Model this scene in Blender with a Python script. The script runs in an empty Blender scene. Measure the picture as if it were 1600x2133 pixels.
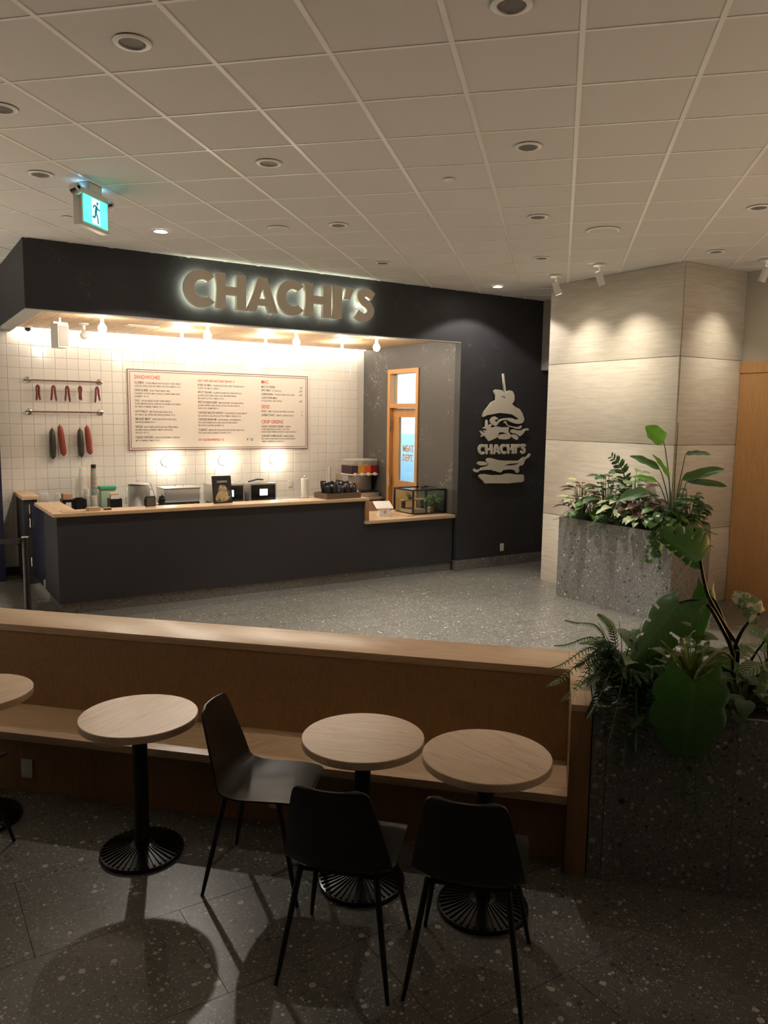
import bpy, bmesh, math, random
from math import sin, cos, pi, radians, sqrt
from mathutils import Vector, Matrix
random.seed(7)
SC = bpy.context.scene
COL = SC.collection
# ------------------------------------------------------------------ camera, world, exposure
CEIL = 4.045
cam_d = bpy.data.cameras.new('camera')
cam = bpy.data.objects.new('camera', cam_d); COL.objects.link(cam)
Rv = Vector((0.84431043, -0.53568508, 0.01346859)); Uv = Vector((0.05337911, 0.10908915, 0.99259772)); Fv = Vector((0.53318906, 0.83734166, -0.1206995))
cam.matrix_world = Matrix(((Rv.x, Uv.x, -Fv.x, 0), (Rv.y, Uv.y, -Fv.y, 0), (Rv.z, Uv.z, -Fv.z, 2.25), (0, 0, 0, 1)))
cam_d.sensor_fit = 'VERTICAL'; cam_d.sensor_height = 24.0; cam_d.lens = 24.0 * 1625.54 / 2133.0
cam_d.clip_end = 100
SC.camera = cam
world = bpy.data.worlds.new('world'); SC.world = world; world.use_nodes = True
bgn = world.node_tree.nodes['Background']
bgn.inputs[0].default_value = (1.0, 0.84, 0.68, 1); bgn.inputs[1].default_value = 0.08
SC.view_settings.view_transform = 'Standard'; SC.view_settings.look = 'None'
SC.view_settings.gamma = 1.0; SC.view_settings.exposure = 0.36; SC.view_settings.use_curve_mapping = False
SC.cycles.max_bounces = 5; SC.cycles.diffuse_bounces = 4; SC.cycles.glossy_bounces = 3; SC.cycles.transmission_bounces = 4
SC.cycles.use_adaptive_sampling = True; SC.cycles.adaptive_threshold = 0.07; SC.cycles.adaptive_min_samples = 16
SC.cycles.caustics_reflective = False; SC.cycles.caustics_refractive = False
SC.cycles.sample_clamp_indirect = 4.0
SC.cycles.use_denoising = True
WARM = (1.0, 0.90, 0.795)
# ------------------------------------------------------------------ materials
MATS = {}
def _new(name):
    m = bpy.data.materials.new(name); m.use_nodes = True
    nt = m.node_tree; b = nt.nodes['Principled BSDF']; MATS[name] = m
    return m, nt, b
def mat(name, col, rough=.5, metal=0., emit=None, strength=0., spec=.5, trans=0., alpha=1.):
    if name in MATS: return MATS[name]
    m, nt, b = _new(name)
    b.inputs['Base Color'].default_value = (*col, 1); b.inputs['Roughness'].default_value = rough
    b.inputs['Metallic'].default_value = metal; b.inputs['Specular IOR Level'].default_value = spec
    b.inputs['Transmission Weight'].default_value = trans; b.inputs['Alpha'].default_value = alpha
    # faint procedural variation so no surface is perfectly flat
    n = nt.nodes.new('ShaderNodeTexNoise'); n.inputs['Scale'].default_value = 9; n.inputs['Detail'].default_value = 4
    mr = nt.nodes.new('ShaderNodeMapRange'); mr.inputs[3].default_value = max(0, rough - .05); mr.inputs[4].default_value = min(1, rough + .05)
    g = nt.nodes.new('ShaderNodeNewGeometry'); nt.links.new(g.outputs['Position'], n.inputs['Vector'])
    nt.links.new(n.outputs['Fac'], mr.inputs[0]); nt.links.new(mr.outputs[0], b.inputs['Roughness'])
    if emit:
        b.inputs['Emission Color'].default_value = (*emit, 1); b.inputs['Emission Strength'].default_value = strength
    return m
def ramp(nt, stops):
    r = nt.nodes.new('ShaderNodeValToRGB'); e = r.color_ramp.elements
    while len(e) < len(stops): e.new(.5)
    for el, (p, c) in zip(e, stops): el.position = p; el.color = (*c, 1)
    return r
def math_n(nt, op, a=None, b=None, av=None, bv=None):
    n = nt.nodes.new('ShaderNodeMath'); n.operation = op
    if a is not None: nt.links.new(a, n.inputs[0])
    elif av is not None: n.inputs[0].default_value = av
    if b is not None: nt.links.new(b, n.inputs[1])
    elif bv is not None: n.inputs[1].default_value = bv
    return n.outputs[0]
def mixc(nt, fac, c1, c2):
    n = nt.nodes.new('ShaderNodeMix'); n.data_type = 'RGBA'
    nt.links.new(fac, n.inputs[0])
    for i, c in ((6, c1), (7, c2)):
        if isinstance(c, tuple): n.inputs[i].default_value = (*c, 1)
        else: nt.links.new(c, n.inputs[i])
    return n.outputs[2]
def bump(nt, b, h, strength=.2, dist=.01):
    n = nt.nodes.new('ShaderNodeBump'); n.inputs['Strength'].default_value = strength; n.inputs['Distance'].default_value = dist
    nt.links.new(h, n.inputs['Height']); nt.links.new(n.outputs[0], b.inputs['Normal'])
def terrazzo(name, base, light, dark, rough=.4, scale=28., big=11., spec=.5):
    m, nt, b = _new(name)
    g = nt.nodes.new('ShaderNodeNewGeometry')
    nz = nt.nodes.new('ShaderNodeTexNoise'); nz.inputs['Scale'].default_value = 3; nz.inputs['Detail'].default_value = 3
    nt.links.new(g.outputs['Position'], nz.inputs['Vector'])
    col = mixc(nt, nz.outputs['Fac'], tuple(c * .88 for c in base), tuple(min(1, c * 1.12) for c in base))
    for sc, thr, rad in ((scale * 2.4, .50, .42), (scale, .72, .40), (big, .88, .36)):
        v = nt.nodes.new('ShaderNodeTexVoronoi'); v.inputs['Scale'].default_value = sc
        nt.links.new(g.outputs['Position'], v.inputs['Vector'])
        s = nt.nodes.new('ShaderNodeSeparateColor'); nt.links.new(v.outputs['Color'], s.inputs[0])
        near = math_n(nt, 'LESS_THAN', v.outputs['Distance'], None, None, rad)
        on = math_n(nt, 'GREATER_THAN', s.outputs[0], None, None, thr)
        f = math_n(nt, 'MULTIPLY', near, on)
        tone = math_n(nt, 'GREATER_THAN', s.outputs[1], None, None, .5)
        chip = mixc(nt, tone, dark, light)
        half = mixc(nt, s.outputs[2], base, chip)
        col = mixc(nt, f, col, half)
    nt.links.new(col, b.inputs['Base Color']); b.inputs['Roughness'].default_value = rough; b.inputs['Specular IOR Level'].default_value = spec
    return m
def wood(name, c1, c2, axis='X', rough=.42, scale=1., coord='Object', cath=True):
    m, nt, b = _new(name)
    tc = nt.nodes.new('ShaderNodeTexCoord'); src = tc.outputs['Object']
    oi = nt.nodes.new('ShaderNodeObjectInfo')
    add = nt.nodes.new('ShaderNodeVectorMath'); add.operation = 'ADD'
    mul = nt.nodes.new('ShaderNodeMath'); mul.operation = 'MULTIPLY'; mul.inputs[1].default_value = 37.
    nt.links.new(oi.outputs['Random'], mul.inputs[0])
    nt.links.new(src, add.inputs[0]); nt.links.new(mul.outputs[0], add.inputs[1])
    mp = nt.nodes.new('ShaderNodeMapping'); nt.links.new(add.outputs[0], mp.inputs['Vector'])
    lo, hi = .9 * scale, 14. * scale
    mp.inputs['Scale'].default_value = {'X': (lo, hi, hi), 'Y': (hi, lo, hi), 'Z': (hi, hi, lo)}[axis]
    n1 = nt.nodes.new('ShaderNodeTexNoise'); n1.inputs['Scale'].default_value = 1.0; n1.inputs['Detail'].default_value = 6; n1.inputs['Distortion'].default_value = 1.2
    n2 = nt.nodes.new('ShaderNodeTexNoise'); n2.inputs['Scale'].default_value = 7.0; n2.inputs['Detail'].default_value = 4; n2.inputs['Roughness'].default_value = .7
    nt.links.new(mp.outputs[0], n1.inputs['Vector']); nt.links.new(mp.outputs[0], n2.inputs['Vector'])
    w = math_n(nt, 'MULTIPLY', n1.outputs['Fac'], None, None, 7.)
    w = math_n(nt, 'FRACT', w)
    w = math_n(nt, 'POWER', w, None, None, 3.)
    w = math_n(nt, 'MULTIPLY', w, None, None, .45)
    f = math_n(nt, 'MULTIPLY', n2.outputs['Fac'], None, None, .8)
    f = math_n(nt, 'ADD', f, w)
    r = ramp(nt, [(.15, c1), (.85, c2)]); nt.links.new(f, r.inputs[0])
    nt.links.new(r.outputs[0], b.inputs['Base Color']); b.inputs['Roughness'].default_value = rough
    bump(nt, b, f, .08, .004)
    return m
def paint(name, base, smudge, rough=.6, amt=.5, sc=2.2):
    m, nt, b = _new(name)
    g = nt.nodes.new('ShaderNodeNewGeometry')
    n = nt.nodes.new('ShaderNodeTexNoise'); n.inputs['Scale'].default_value = sc; n.inputs['Detail'].default_value = 5; n.inputs['Distortion'].default_value = 1.5
    n2 = nt.nodes.new('ShaderNodeTexNoise'); n2.inputs['Scale'].default_value = 13; n2.inputs['Detail'].default_value = 6; n2.inputs['Distortion'].default_value = 2.5
    nt.links.new(g.outputs['Position'], n.inputs['Vector']); nt.links.new(g.outputs['Position'], n2.inputs['Vector'])
    r = ramp(nt, [(.56, (0, 0, 0)), (.68, (1, 1, 1))]); nt.links.new(n2.outputs['Fac'], r.inputs[0])
    r2 = ramp(nt, [(.54, (0, 0, 0)), (.66, (1, 1, 1))]); nt.links.new(n.outputs['Fac'], r2.inputs[0])
    f = math_n(nt, 'MULTIPLY', r.outputs[0], r2.outputs[0]); f = math_n(nt, 'MULTIPLY', f, None, None, amt)
    tone = mixc(nt, n.outputs['Fac'], tuple(c * .9 for c in base), tuple(c * 1.1 for c in base))
    c = mixc(nt, f, tone, smudge)
    nt.links.new(c, b.inputs['Base Color']); b.inputs['Roughness'].default_value = rough; b.inputs['Specular IOR Level'].default_value = .35
    return m
def streaky(name, c1, c2, rough=.7):
    m, nt, b = _new(name)
    g = nt.nodes.new('ShaderNodeNewGeometry'); mp = nt.nodes.new('ShaderNodeMapping')
    mp.inputs['Scale'].default_value = (2.2, 2.2, 26); nt.links.new(g.outputs['Position'], mp.inputs[0])
    n = nt.nodes.new('ShaderNodeTexNoise'); n.inputs['Scale'].default_value = 1.3; n.inputs['Detail'].default_value = 9; n.inputs['Roughness'].default_value = .62; n.inputs['Distortion'].default_value = .6
    nt.links.new(mp.outputs[0], n.inputs['Vector'])
    r = ramp(nt, [(.3, c1), (.68, c2)]); nt.links.new(n.outputs['Fac'], r.inputs[0])
    nt.links.new(r.outputs[0], b.inputs['Base Color']); b.inputs['Roughness'].default_value = rough
    bump(nt, b, n.outputs['Fac'], .12, .01)
    return m
def leafmat(name, c1, c2, rough=.38, stripes=0, vary=None):
    m, nt, b = _new(name)
    tc = nt.nodes.new('ShaderNodeTexCoord'); uv = nt.nodes.new('ShaderNodeUVMap')
    sep = nt.nodes.new('ShaderNodeSeparateXYZ'); nt.links.new(uv.outputs[0], sep.inputs[0])
    n = nt.nodes.new('ShaderNodeTexNoise'); n.inputs['Scale'].default_value = 14; n.inputs['Detail'].default_value = 4
    nt.links.new(tc.outputs['Object'], n.inputs['Vector'])
    # veins: v-shaped lines off the midrib
    d = math_n(nt, 'SUBTRACT', sep.outputs[0], None, None, .5); d = math_n(nt, 'ABSOLUTE', d)
    k = math_n(nt, 'MULTIPLY', d, None, None, .8); k = math_n(nt, 'SUBTRACT', sep.outputs[1], k)
    k = math_n(nt, 'MULTIPLY', k, None, None, 62. if stripes == 0 else 48.); s = math_n(nt, 'SINE', k)
    thr = math_n(nt, 'GREATER_THAN', s, None, None, .86 if stripes == 0 else .1)
    rib = math_n(nt, 'LESS_THAN', d, None, None, .022)
    f = math_n(nt, 'MAXIMUM', thr, rib)
    f = math_n(nt, 'MULTIPLY', f, None, None, .22 if stripes == 0 else .85)
    base = mixc(nt, n.outputs['Fac'], tuple(c * .7 for c in c1), tuple(min(1, c * 1.25) for c in c1))
    if vary:
        n3 = nt.nodes.new('ShaderNodeTexNoise'); n3.inputs['Scale'].default_value = 22; n3.inputs['Detail'].default_value = 3
        nt.links.new(tc.outputs['Object'], n3.inputs['Vector'])
        r3 = ramp(nt, [(.48, (0, 0, 0)), (.56, (1, 1, 1))]); nt.links.new(n3.outputs['Fac'], r3.inputs[0])
        base = mixc(nt, r3.outputs[0], base, vary)
    c = mixc(nt, f, base, c2)
    nt.links.new(c, b.inputs['Base Color']); b.inputs['Roughness'].default_value = rough
    tr = nt.nodes.new('ShaderNodeBsdfTranslucent'); mx = nt.nodes.new('ShaderNodeMixShader'); mx.inputs[0].default_value = .22
    hs = nt.nodes.new('ShaderNodeHueSaturation'); hs.inputs['Value'].default_value = 2.2; hs.inputs['Saturation'].default_value = 1.15
    nt.links.new(c, hs.inputs['Color']); nt.links.new(hs.outputs[0], tr.inputs['Color'])
    out = nt.nodes['Material Output']
    nt.links.new(b.outputs[0], mx.inputs[1]); nt.links.new(tr.outputs[0], mx.inputs[2]); nt.links.new(mx.outputs[0], out.inputs[0])
    return m
def pane(name, tint=(.95, .97, .96), gloss=.10, milk=0.):
    # thin sheet glass: mostly clear, a little mirror, optionally milky
    m, nt, b = _new(name); nt.nodes.remove(b); out = nt.nodes['Material Output']
    tr = nt.nodes.new('ShaderNodeBsdfTransparent'); tr.inputs[0].default_value = (*tint, 1)
    gl = nt.nodes.new('ShaderNodeBsdfGlossy'); gl.inputs['Roughness'].default_value = .03
    lw = nt.nodes.new('ShaderNodeLayerWeight'); lw.inputs[0].default_value = .5
    f = math_n(nt, 'POWER', lw.outputs['Facing'], None, None, 4.); f = math_n(nt, 'MULTIPLY', f, None, None, .55); f = math_n(nt, 'ADD', f, None, None, gloss * .3)
    mx = nt.nodes.new('ShaderNodeMixShader'); nt.links.new(f, mx.inputs[0]); nt.links.new(tr.outputs[0], mx.inputs[1]); nt.links.new(gl.outputs[0], mx.inputs[2])
    last = mx.outputs[0]
    if milk:
        df = nt.nodes.new('ShaderNodeBsdfDiffuse'); df.inputs[0].default_value = (.85, .83, .78, 1); m2 = nt.nodes.new('ShaderNodeMixShader'); m2.inputs[0].default_value = milk
        nt.links.new(last, m2.inputs[1]); nt.links.new(df.outputs[0], m2.inputs[2]); last = m2.outputs[0]
    nt.links.new(last, out.inputs[0]); return m
def emis(name, col, strength):
    m, nt, b = _new(name)
    b.inputs['Base Color'].default_value = (.8, .8, .8, 1)
    b.inputs['Emission Color'].default_value = (*col, 1); b.inputs['Emission Strength'].default_value = strength
    return m
M_FLOOR = terrazzo('terrazzo_floor', (.135, .133, .119), (.58, .56, .50), (.05, .05, .045), .32, 52, 25)
M_PLINTH = terrazzo('terrazzo_plinth', (.15, .147, .135), (.50, .48, .43), (.04, .04, .038), .45, 52, 28)
M_PLANTER = terrazzo('terrazzo_planter', (.20, .20, .192), (.62, .61, .57), (.03, .03, .03), .45, 46, 24)
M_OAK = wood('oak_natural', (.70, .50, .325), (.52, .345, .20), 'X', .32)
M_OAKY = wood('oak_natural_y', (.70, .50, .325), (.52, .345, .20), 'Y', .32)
M_OAKZ_SHADED = wood('oak_upright_shaded', (.39, .22, .10), (.28, .148, .058), 'Z', .42)  # same oak as the ledge, colour darkened to imitate shade on the uprights
M_TABLE = wood('oak_table', (.80, .61, .44), (.58, .40, .265), 'X', .34)
M_PLANK = wood('soffit_pine', (.66, .46, .27), (.42, .25, .12), 'Y', .5)
M_PANEL = wood('panel_teak', (.80, .46, .20), (.66, .35, .14), 'Z', .45)
M_DOORW = wood('door_fir', (.58, .30, .115), (.45, .22, .075), 'Z', .45)
M_DARK = paint('charcoal_paint', (.036, .036, .041), (.17, .16, .155), .55, .42)
M_DARKIN = paint('charcoal_scuffed', (.085, .08, .075), (.42, .39, .35), .5, .75, 1.6)
M_COUNTER = paint('counter_charcoal', (.034, .034, .040), (.06, .06, .06), .6, .2)
M_NAVY = paint('gate_navy', (.014, .015, .040), (.05, .05, .08), .5, .2)
M_CTILE = mat('ceiling_board', (.72, .70, .67), .95)
M_RAIL = mat('ceiling_rail_white', (.95, .94, .91), .3)
M_STONE = streaky('limestone', (.56, .50, .415), (.70, .645, .555))
M_CREAM = mat('cream_paint', (.62, .575, .49), .8)
M_GREYP = mat('grey_paint', (.36, .34, .31), .8)
M_TILE = mat('wall_tile_glaze', (.80, .765, .71), .12, spec=.6)
M_GROUT = mat('grout', (.66, .63, .585), .9)
M_WHITE = mat('white_plastic', (.78, .76, .72), .4)
M_IVORY = mat('ivory_letter', (.74, .69, .58), .5)
M_LETTER = mat('letter_taupe', (.74, .68, .60), .55)
M_BLACK = mat('black_plastic', (.008, .008, .008), .42)
M_BLACKM = mat('black_iron', (.010, .010, .010), .22, spec=.6)
M_CHROME = mat('chrome', (.75, .74, .72), .18, 1.)
M_STEEL = mat('stainless', (.72, .71, .69), .38, .85)
M_JOINT = mat('joint_dark', (.03, .028, .025), .9)
M_SOIL = mat('soil', (.02, .014, .01), .95)
# ------------------------------------------------------------------ mesh helpers
class MB:
    def __init__(s): s.v = []; s.f = []; s.uv = None
    def add(s, vs, fs):
        o = len(s.v); s.v += [tuple(v) for v in vs]; s.f += [tuple(i + o for i in f) for f in fs]; return s
    def box(s, x0, x1, y0, y1, z0, z1, bev=0.):
        if bev <= 0:
            return s.add([(x0, y0, z0), (x1, y0, z0), (x1, y1, z0), (x0, y1, z0), (x0, y0, z1), (x1, y0, z1), (x1, y1, z1), (x0, y1, z1)],
                         [(3, 2, 1, 0), (4, 5, 6, 7), (0, 1, 5, 4), (1, 2, 6, 5), (2, 3, 7, 6), (3, 0, 4, 7)])
        bm = bmesh.new(); bmesh.ops.create_cube(bm, size=1)
        for v in bm.verts: v.co = Vector(((x0 + x1) / 2 + v.co.x * (x1 - x0), (y0 + y1) / 2 + v.co.y * (y1 - y0), (z0 + z1) / 2 + v.co.z * (z1 - z0)))
        bmesh.ops.bevel(bm, geom=bm.edges[:], offset=bev, segments=2, affect='EDGES', profile=.6)
        bm.verts.index_update(); s.add([v.co for v in bm.verts], [[v.index for v in f.verts] for f in bm.faces]); bm.free(); return s
    def lathe(s, prof, n=24, c=(0, 0, 0), cap=True):
        vs = []; fs = []
        for r, z in prof:
            for k in range(n): a = 2 * pi * k / n; vs.append((c[0] + r * cos(a), c[1] + r * sin(a), c[2] + z))
        m = len(prof)
        for j in range(m - 1):
            for k in range(n):
                k2 = (k + 1) % n; fs.append((j * n + k, j * n + k2, (j + 1) * n + k2, (j + 1) * n + k))
        if cap:
            fs.append(tuple(reversed(range(n)))); fs.append(tuple(range((m - 1) * n, m * n)))
        return s.add(vs, fs)
    def tube(s, pts, rad, n=8, cap=True):
        pts = [Vector(p) for p in pts]; rr = rad if isinstance(rad, (list, tuple)) else [rad] * len(pts)
        t0 = (pts[1] - pts[0]).normalized(); up = Vector((0, 0, 1)) if abs(t0.z) < .9 else Vector((1, 0, 0))
        nrm = t0.cross(up).normalized(); vs = []; fs = []
        for i, p in enumerate(pts):
            t = (pts[min(i + 1, len(pts) - 1)] - pts[max(i - 1, 0)]).normalized()
            nrm = (nrm - t * nrm.dot(t)).normalized(); b = t.cross(nrm)
            for k in range(n):
                a = 2 * pi * k / n; vs.append(p + (nrm * cos(a) + b * sin(a)) * rr[i])
        for i in range(len(pts) - 1):
            for k in range(n):
                k2 = (k + 1) % n; fs.append((i * n + k, i * n + k2, (i + 1) * n + k2, (i + 1) * n + k))
        if cap: fs.append(tuple(reversed(range(n)))); m = len(pts) - 1; fs.append(tuple(range(m * n, m * n + n)))
        return s.add(vs, fs)
    def prism(s, poly, z0, z1):
        n = len(poly)
        vs = [(x, y, z0) for x, y in poly] + [(x, y, z1) for x, y in poly]
        return s.add(vs, [tuple(reversed(range(n))), tuple(range(n, 2 * n))] + [(k, (k + 1) % n, n + (k + 1) % n, n + k) for k in range(n)])
    def sphere(s, c, r, nu=12, nv=8, sq=(1, 1, 1)):
        vs = [(c[0], c[1], c[2] + r * sq[2])]; fs = []
        for j in range(1, nv):
            th = pi * j / nv
            for k in range(nu): a = 2 * pi * k / nu; vs.append((c[0] + r * sq[0] * sin(th) * cos(a), c[1] + r * sq[1] * sin(th) * sin(a), c[2] + r * sq[2] * cos(th)))
        vs.append((c[0], c[1], c[2] - r * sq[2])); L = len(vs) - 1
        for k in range(nu):
            k2 = (k + 1) % nu; fs.append((0, 1 + k, 1 + k2)); fs.append((L, L - nu + k2, L - nu + k))
            for j in range(nv - 2): fs.append((1 + j * nu + k, 1 + (j + 1) * nu + k, 1 + (j + 1) * nu + k2, 1 + j * nu + k2))
        return s.add(vs, fs)
    def mesh(s, name, m=None, smooth=False):
        me = bpy.data.meshes.new(name); me.from_pydata([tuple(v) for v in s.v], [], s.f)
        if s.uv:
            l = me.uv_layers.new(name='UVMap')
            for lp in me.loops: l.data[lp.index].uv = s.uv[lp.vertex_index]
        bm = bmesh.new(); bm.from_mesh(me); bmesh.ops.recalc_face_normals(bm, faces=bm.faces); bm.to_mesh(me); bm.free()
        if m: me.materials.append(m)
        if smooth:
            for p in me.polygons: p.use_smooth = True
            try: me.set_sharp_from_angle(angle=radians(40))
            except Exception: pass
        me.update(); return me
    def build(s, name, m, parent=None, loc=None, rz=0., smooth=False):
        return link(name, s.mesh(name, m, smooth), parent, loc, rz)
def link(name, me, parent=None, loc=None, rz=0.):
    o = bpy.data.objects.new(name, me); COL.objects.link(o)
    if loc is not None: o.location = loc
    if rz: o.rotation_euler = (0, 0, rz)
    if parent is not None: o.parent = parent
    return o
def tag(o, label, cat, group=None):
    o['label'] = label; o['category'] = cat
    if group: o['group'] = group
    return o
def thing(name, label, cat, loc=(0, 0, 0), rz=0., group=None):
    o = bpy.data.objects.new(name, None); COL.objects.link(o); o.empty_display_size = .1
    o.location = loc; o.rotation_euler = (0, 0, rz); return tag(o, label, cat, group)
def struct(o): o['kind'] = 'structure'; return o
def dup(root, loc, rz, label, group=None):
    r = root.copy(); COL.objects.link(r); r.location = loc; r.rotation_euler = (0, 0, rz); r['label'] = label
    if group: r['group'] = group
    for ch in list(root.children):
        c = ch.copy(); COL.objects.link(c); c.parent = r
        for g in list(ch.children):
            d = g.copy(); COL.objects.link(d); d.parent = c
    return r
def box(name, m, x0, x1, y0, y1, z0, z1, parent=None, bev=0.): return MB().box(x0, x1, y0, y1, z0, z1, bev).build(name, m, parent, smooth=bev > 0)
def light(name, kind, loc, power, col=WARM, parent=None, **kw):
    d = bpy.data.lights.new(name, kind); d.energy = power; d.color = col
    for k, v in kw.items(): setattr(d, k, v)
    o = bpy.data.objects.new(name, d); COL.objects.link(o); o.location = loc
    if parent: o.parent = parent
    return o
def aim(o, d): o.rotation_euler = Vector(d).to_track_quat('-Z', 'Y').to_euler()
S2 = sqrt(.5)
def BP(p, q, z=0.): return Vector(((p + q) * S2, (q - p) * S2, z))      # bench frame: p along the bench, q away from the seats
BROT = -pi / 4
# flat lettering and cut-out shapes: made as curves, turned to meshes in one go
_jobs = []
def cut(loops, depth, inset=0.):
    cu = bpy.data.curves.new('c', 'CURVE'); cu.dimensions = '2D'; cu.fill_mode = 'BOTH'; cu.extrude = depth / 2; cu.offset = -inset
    for lp in loops:
        sp = cu.splines.new('POLY'); sp.points.add(len(lp) - 1)
        for pt, (x, y) in zip(sp.points, lp): pt.co = (x, y, 0, 1)
        sp.use_cyclic_u = True
    o = bpy.data.objects.new('c', cu); COL.objects.link(o); _jobs.append(o); return len(_jobs) - 1
def text(body, size, depth=0., sx=1., bold=0., align='LEFT'):
    cu = bpy.data.curves.new('t', 'FONT'); cu.body = body; cu.size = size; cu.resolution_u = 2; cu.extrude = depth / 2; cu.offset = bold; cu.align_x = align
    o = bpy.data.objects.new('t', cu); o.scale = (sx, 1, 1); COL.objects.link(o); _jobs.append(o); return len(_jobs) - 1
_meshes = {}
def flush():
    bpy.context.view_layer.update(); dg = bpy.context.evaluated_depsgraph_get()
    for i, o in enumerate(_jobs):
        if i in _meshes: continue
        me = bpy.data.meshes.new_from_object(o.evaluated_get(dg)); me.transform(Matrix.Diagonal((*o.scale, 1))); _meshes[i] = me
    for o in _jobs:
        if o is not None and o.name in bpy.data.objects: bpy.data.objects.remove(o)
UP_XZ = Matrix.Rotation(pi / 2, 4, 'X')      # flat shape -> stands in the xz plane, front towards -y
def place_cut(name, idx, m, parent, off=(0, 0, 0), rot=UP_XZ):
    me = _meshes[idx]; me.transform(Matrix.Translation(off) @ rot); me.materials.clear(); me.materials.append(m)
    return link(name, me, parent)
def catmull(pts, n=6):
    out = []; P = [Vector(p) for p in pts]; P = [P[0] * 2 - P[1]] + P + [P[-1] * 2 - P[-2]]
    for i in range(1, len(P) - 2):
        for k in range(n):
            t = k / n; a, b, c, d = P[i - 1:i + 3]
            out.append(.5 * ((2 * b) + (c - a) * t + (2 * a - 5 * b + 4 * c - d) * t * t + (3 * b - a - 3 * c + d) * t ** 3))
    out.append(P[-2]); return out
# ------------------------------------------------------------------ floor, ceiling
def in_view(x, y, z, mg=60):
    d = Vector((x, y, z - 2.25)); w = d.dot(Fv)
    if w < .3: return False
    u = 800 + 1625.54 * d.dot(Rv) / w; v = 1066.5 - 1625.54 * d.dot(Uv) / w
    return -mg < u < 1600 + mg and -mg < v < 2133 + mg
floor = struct(MB().prism([(-8, 5.5), (5.5, -8), (9.6, -8), (9.6, 12.2), (-8, 12.2)], -.2, -.012).build('floor', M_FLOOR))
SLX, SLY = 1.22, .61
slab_me = MB().box(-SLX / 2 + .0013, SLX / 2 - .0013, -SLY / 2 + .0013, SLY / 2 - .0013, -.012, 0).mesh('floor_slab', M_FLOOR)
rest = MB(); slabs = []
for j in range(-16, 19):
    cy = 2.073 + SLY * (j + .5)
    for i in range(-9, 12):
        cx = 2.236 + SLX * (i + .5 + (0 if j % 2 else .5))
        if (cx + cy) * S2 < -1.3 or cx < -7.3 or cx > 9.1 or cy > 11.9 or cy < -7.6: continue
        vis = any(in_view(cx + a * SLX / 2, cy + b * SLY / 2, 0, 30) for a in (-1, 0, 1) for b in (-1, 0, 1))
        blocked = cy > 9.4 and cx > 2.2 or cx > 8.9 and cy < 8
        if vis and not blocked: slabs.append((cx, cy))
        else: rest.box(cx - SLX / 2 + .0013, cx + SLX / 2 - .0013, cy - SLY / 2 + .0013, cy + SLY / 2 - .0013, -.012, 0)
slabs.sort(key=lambda c: c[0] ** 2 + c[1] ** 2)
for cx, cy in slabs[:300]: link('floor_slab', slab_me, floor, (cx, cy, 0))
for cx, cy in slabs[300:]: rest.box(cx - SLX / 2, cx + SLX / 2, cy - SLY / 2, cy + SLY / 2, -.012, 0)
r_ = rest.build('floor_slabs', M_FLOOR, floor); r_['kind'] = 'stuff'
T = .61
def grid(i, j): return (i - 5.94595) * T, (j + 6.51069) * T
ceiling = struct(MB().box(-9, 16, -8, 14, CEIL + .02, CEIL + .25).build('ceiling', M_CTILE))
ct_me = MB().box(-T / 2 + .002, T / 2 - .002, -T / 2 + .002, T / 2 - .002, 0, .02).mesh('ceiling_tile', M_CTILE)
ctl = []; crest = MB()
for i in range(-14, 24):
    for j in range(-15, 17):
        p, q = grid(i + .5, j + .5); c = BP(p, q)
        if not (-8.5 < c.x < 15.5 and -7.5 < c.y < 13.5): continue
        vis = any(in_view(*(c + BP(a * T / 2, b * T / 2)).xy, CEIL, 25) for a in (-1, 0, 1) for b in (-1, 0, 1)) and c.y < 9.4 or (c.x < 1.3 and 9 < c.y < 11.5 and in_view(c.x, c.y, CEIL, 60))
        if vis and not (c.x > 8.1 and c.y > 6.1 and c.y < 7.8): ctl.append(c)
        else:
            h = T / 2 - .002; k = [c + BP(-h, -h), c + BP(h, -h), c + BP(h, h), c + BP(-h, h)]
            crest.prism([(v.x, v.y) for v in k], CEIL, CEIL + .02)
ctl.sort(key=lambda c: c.length)
for c in ctl[:300]: link('ceiling_tile', ct_me, ceiling, (c.x, c.y, CEIL), BROT)
o = crest.build('ceiling_tiles', M_CTILE, ceiling); o['kind'] = 'stuff'
def seg_clip(a, b):
    pts = [a.lerp(b, k / 200) for k in range(201)]
    ok = [p for p in pts if -8 < p.x < 15 and -7 < p.y < 13.3]
    return (ok[0], ok[-1]) if len(ok) > 2 else None
for i in range(-13, 23):        # main runners
    s = seg_clip(BP(*grid(i, -14)), BP(*grid(i, 16)))
    if not s: continue
    a, b = s; L = (b - a).length; c = (a + b) / 2
    MB().box(-.013, .013, -L / 2, L / 2, -.005, .004).build('main_runner', M_RAIL, ceiling, (c.x, c.y, CEIL), BROT)
for j in range(-14, 17):        # cross tees sit a hair higher than the runners
    s = seg_clip(BP(*grid(-13, j)), BP(*grid(23, j)))
    if not s: continue
    a, b = s; L = (b - a).length; c = (a + b) / 2
    MB().box(-L / 2, L / 2, -.010, .010, -.0035, .004).build('cross_tee', M_RAIL, ceiling, (c.x, c.y, CEIL), BROT)
struct(MB().box(-9.5, 9.5, -1.95, -1.8, 0, CEIL).build('wall_behind_added', M_DARK, None, (0, 0, 0), BROT))  # unseen wall, added to keep ambient light off the bench and chair backs
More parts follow.
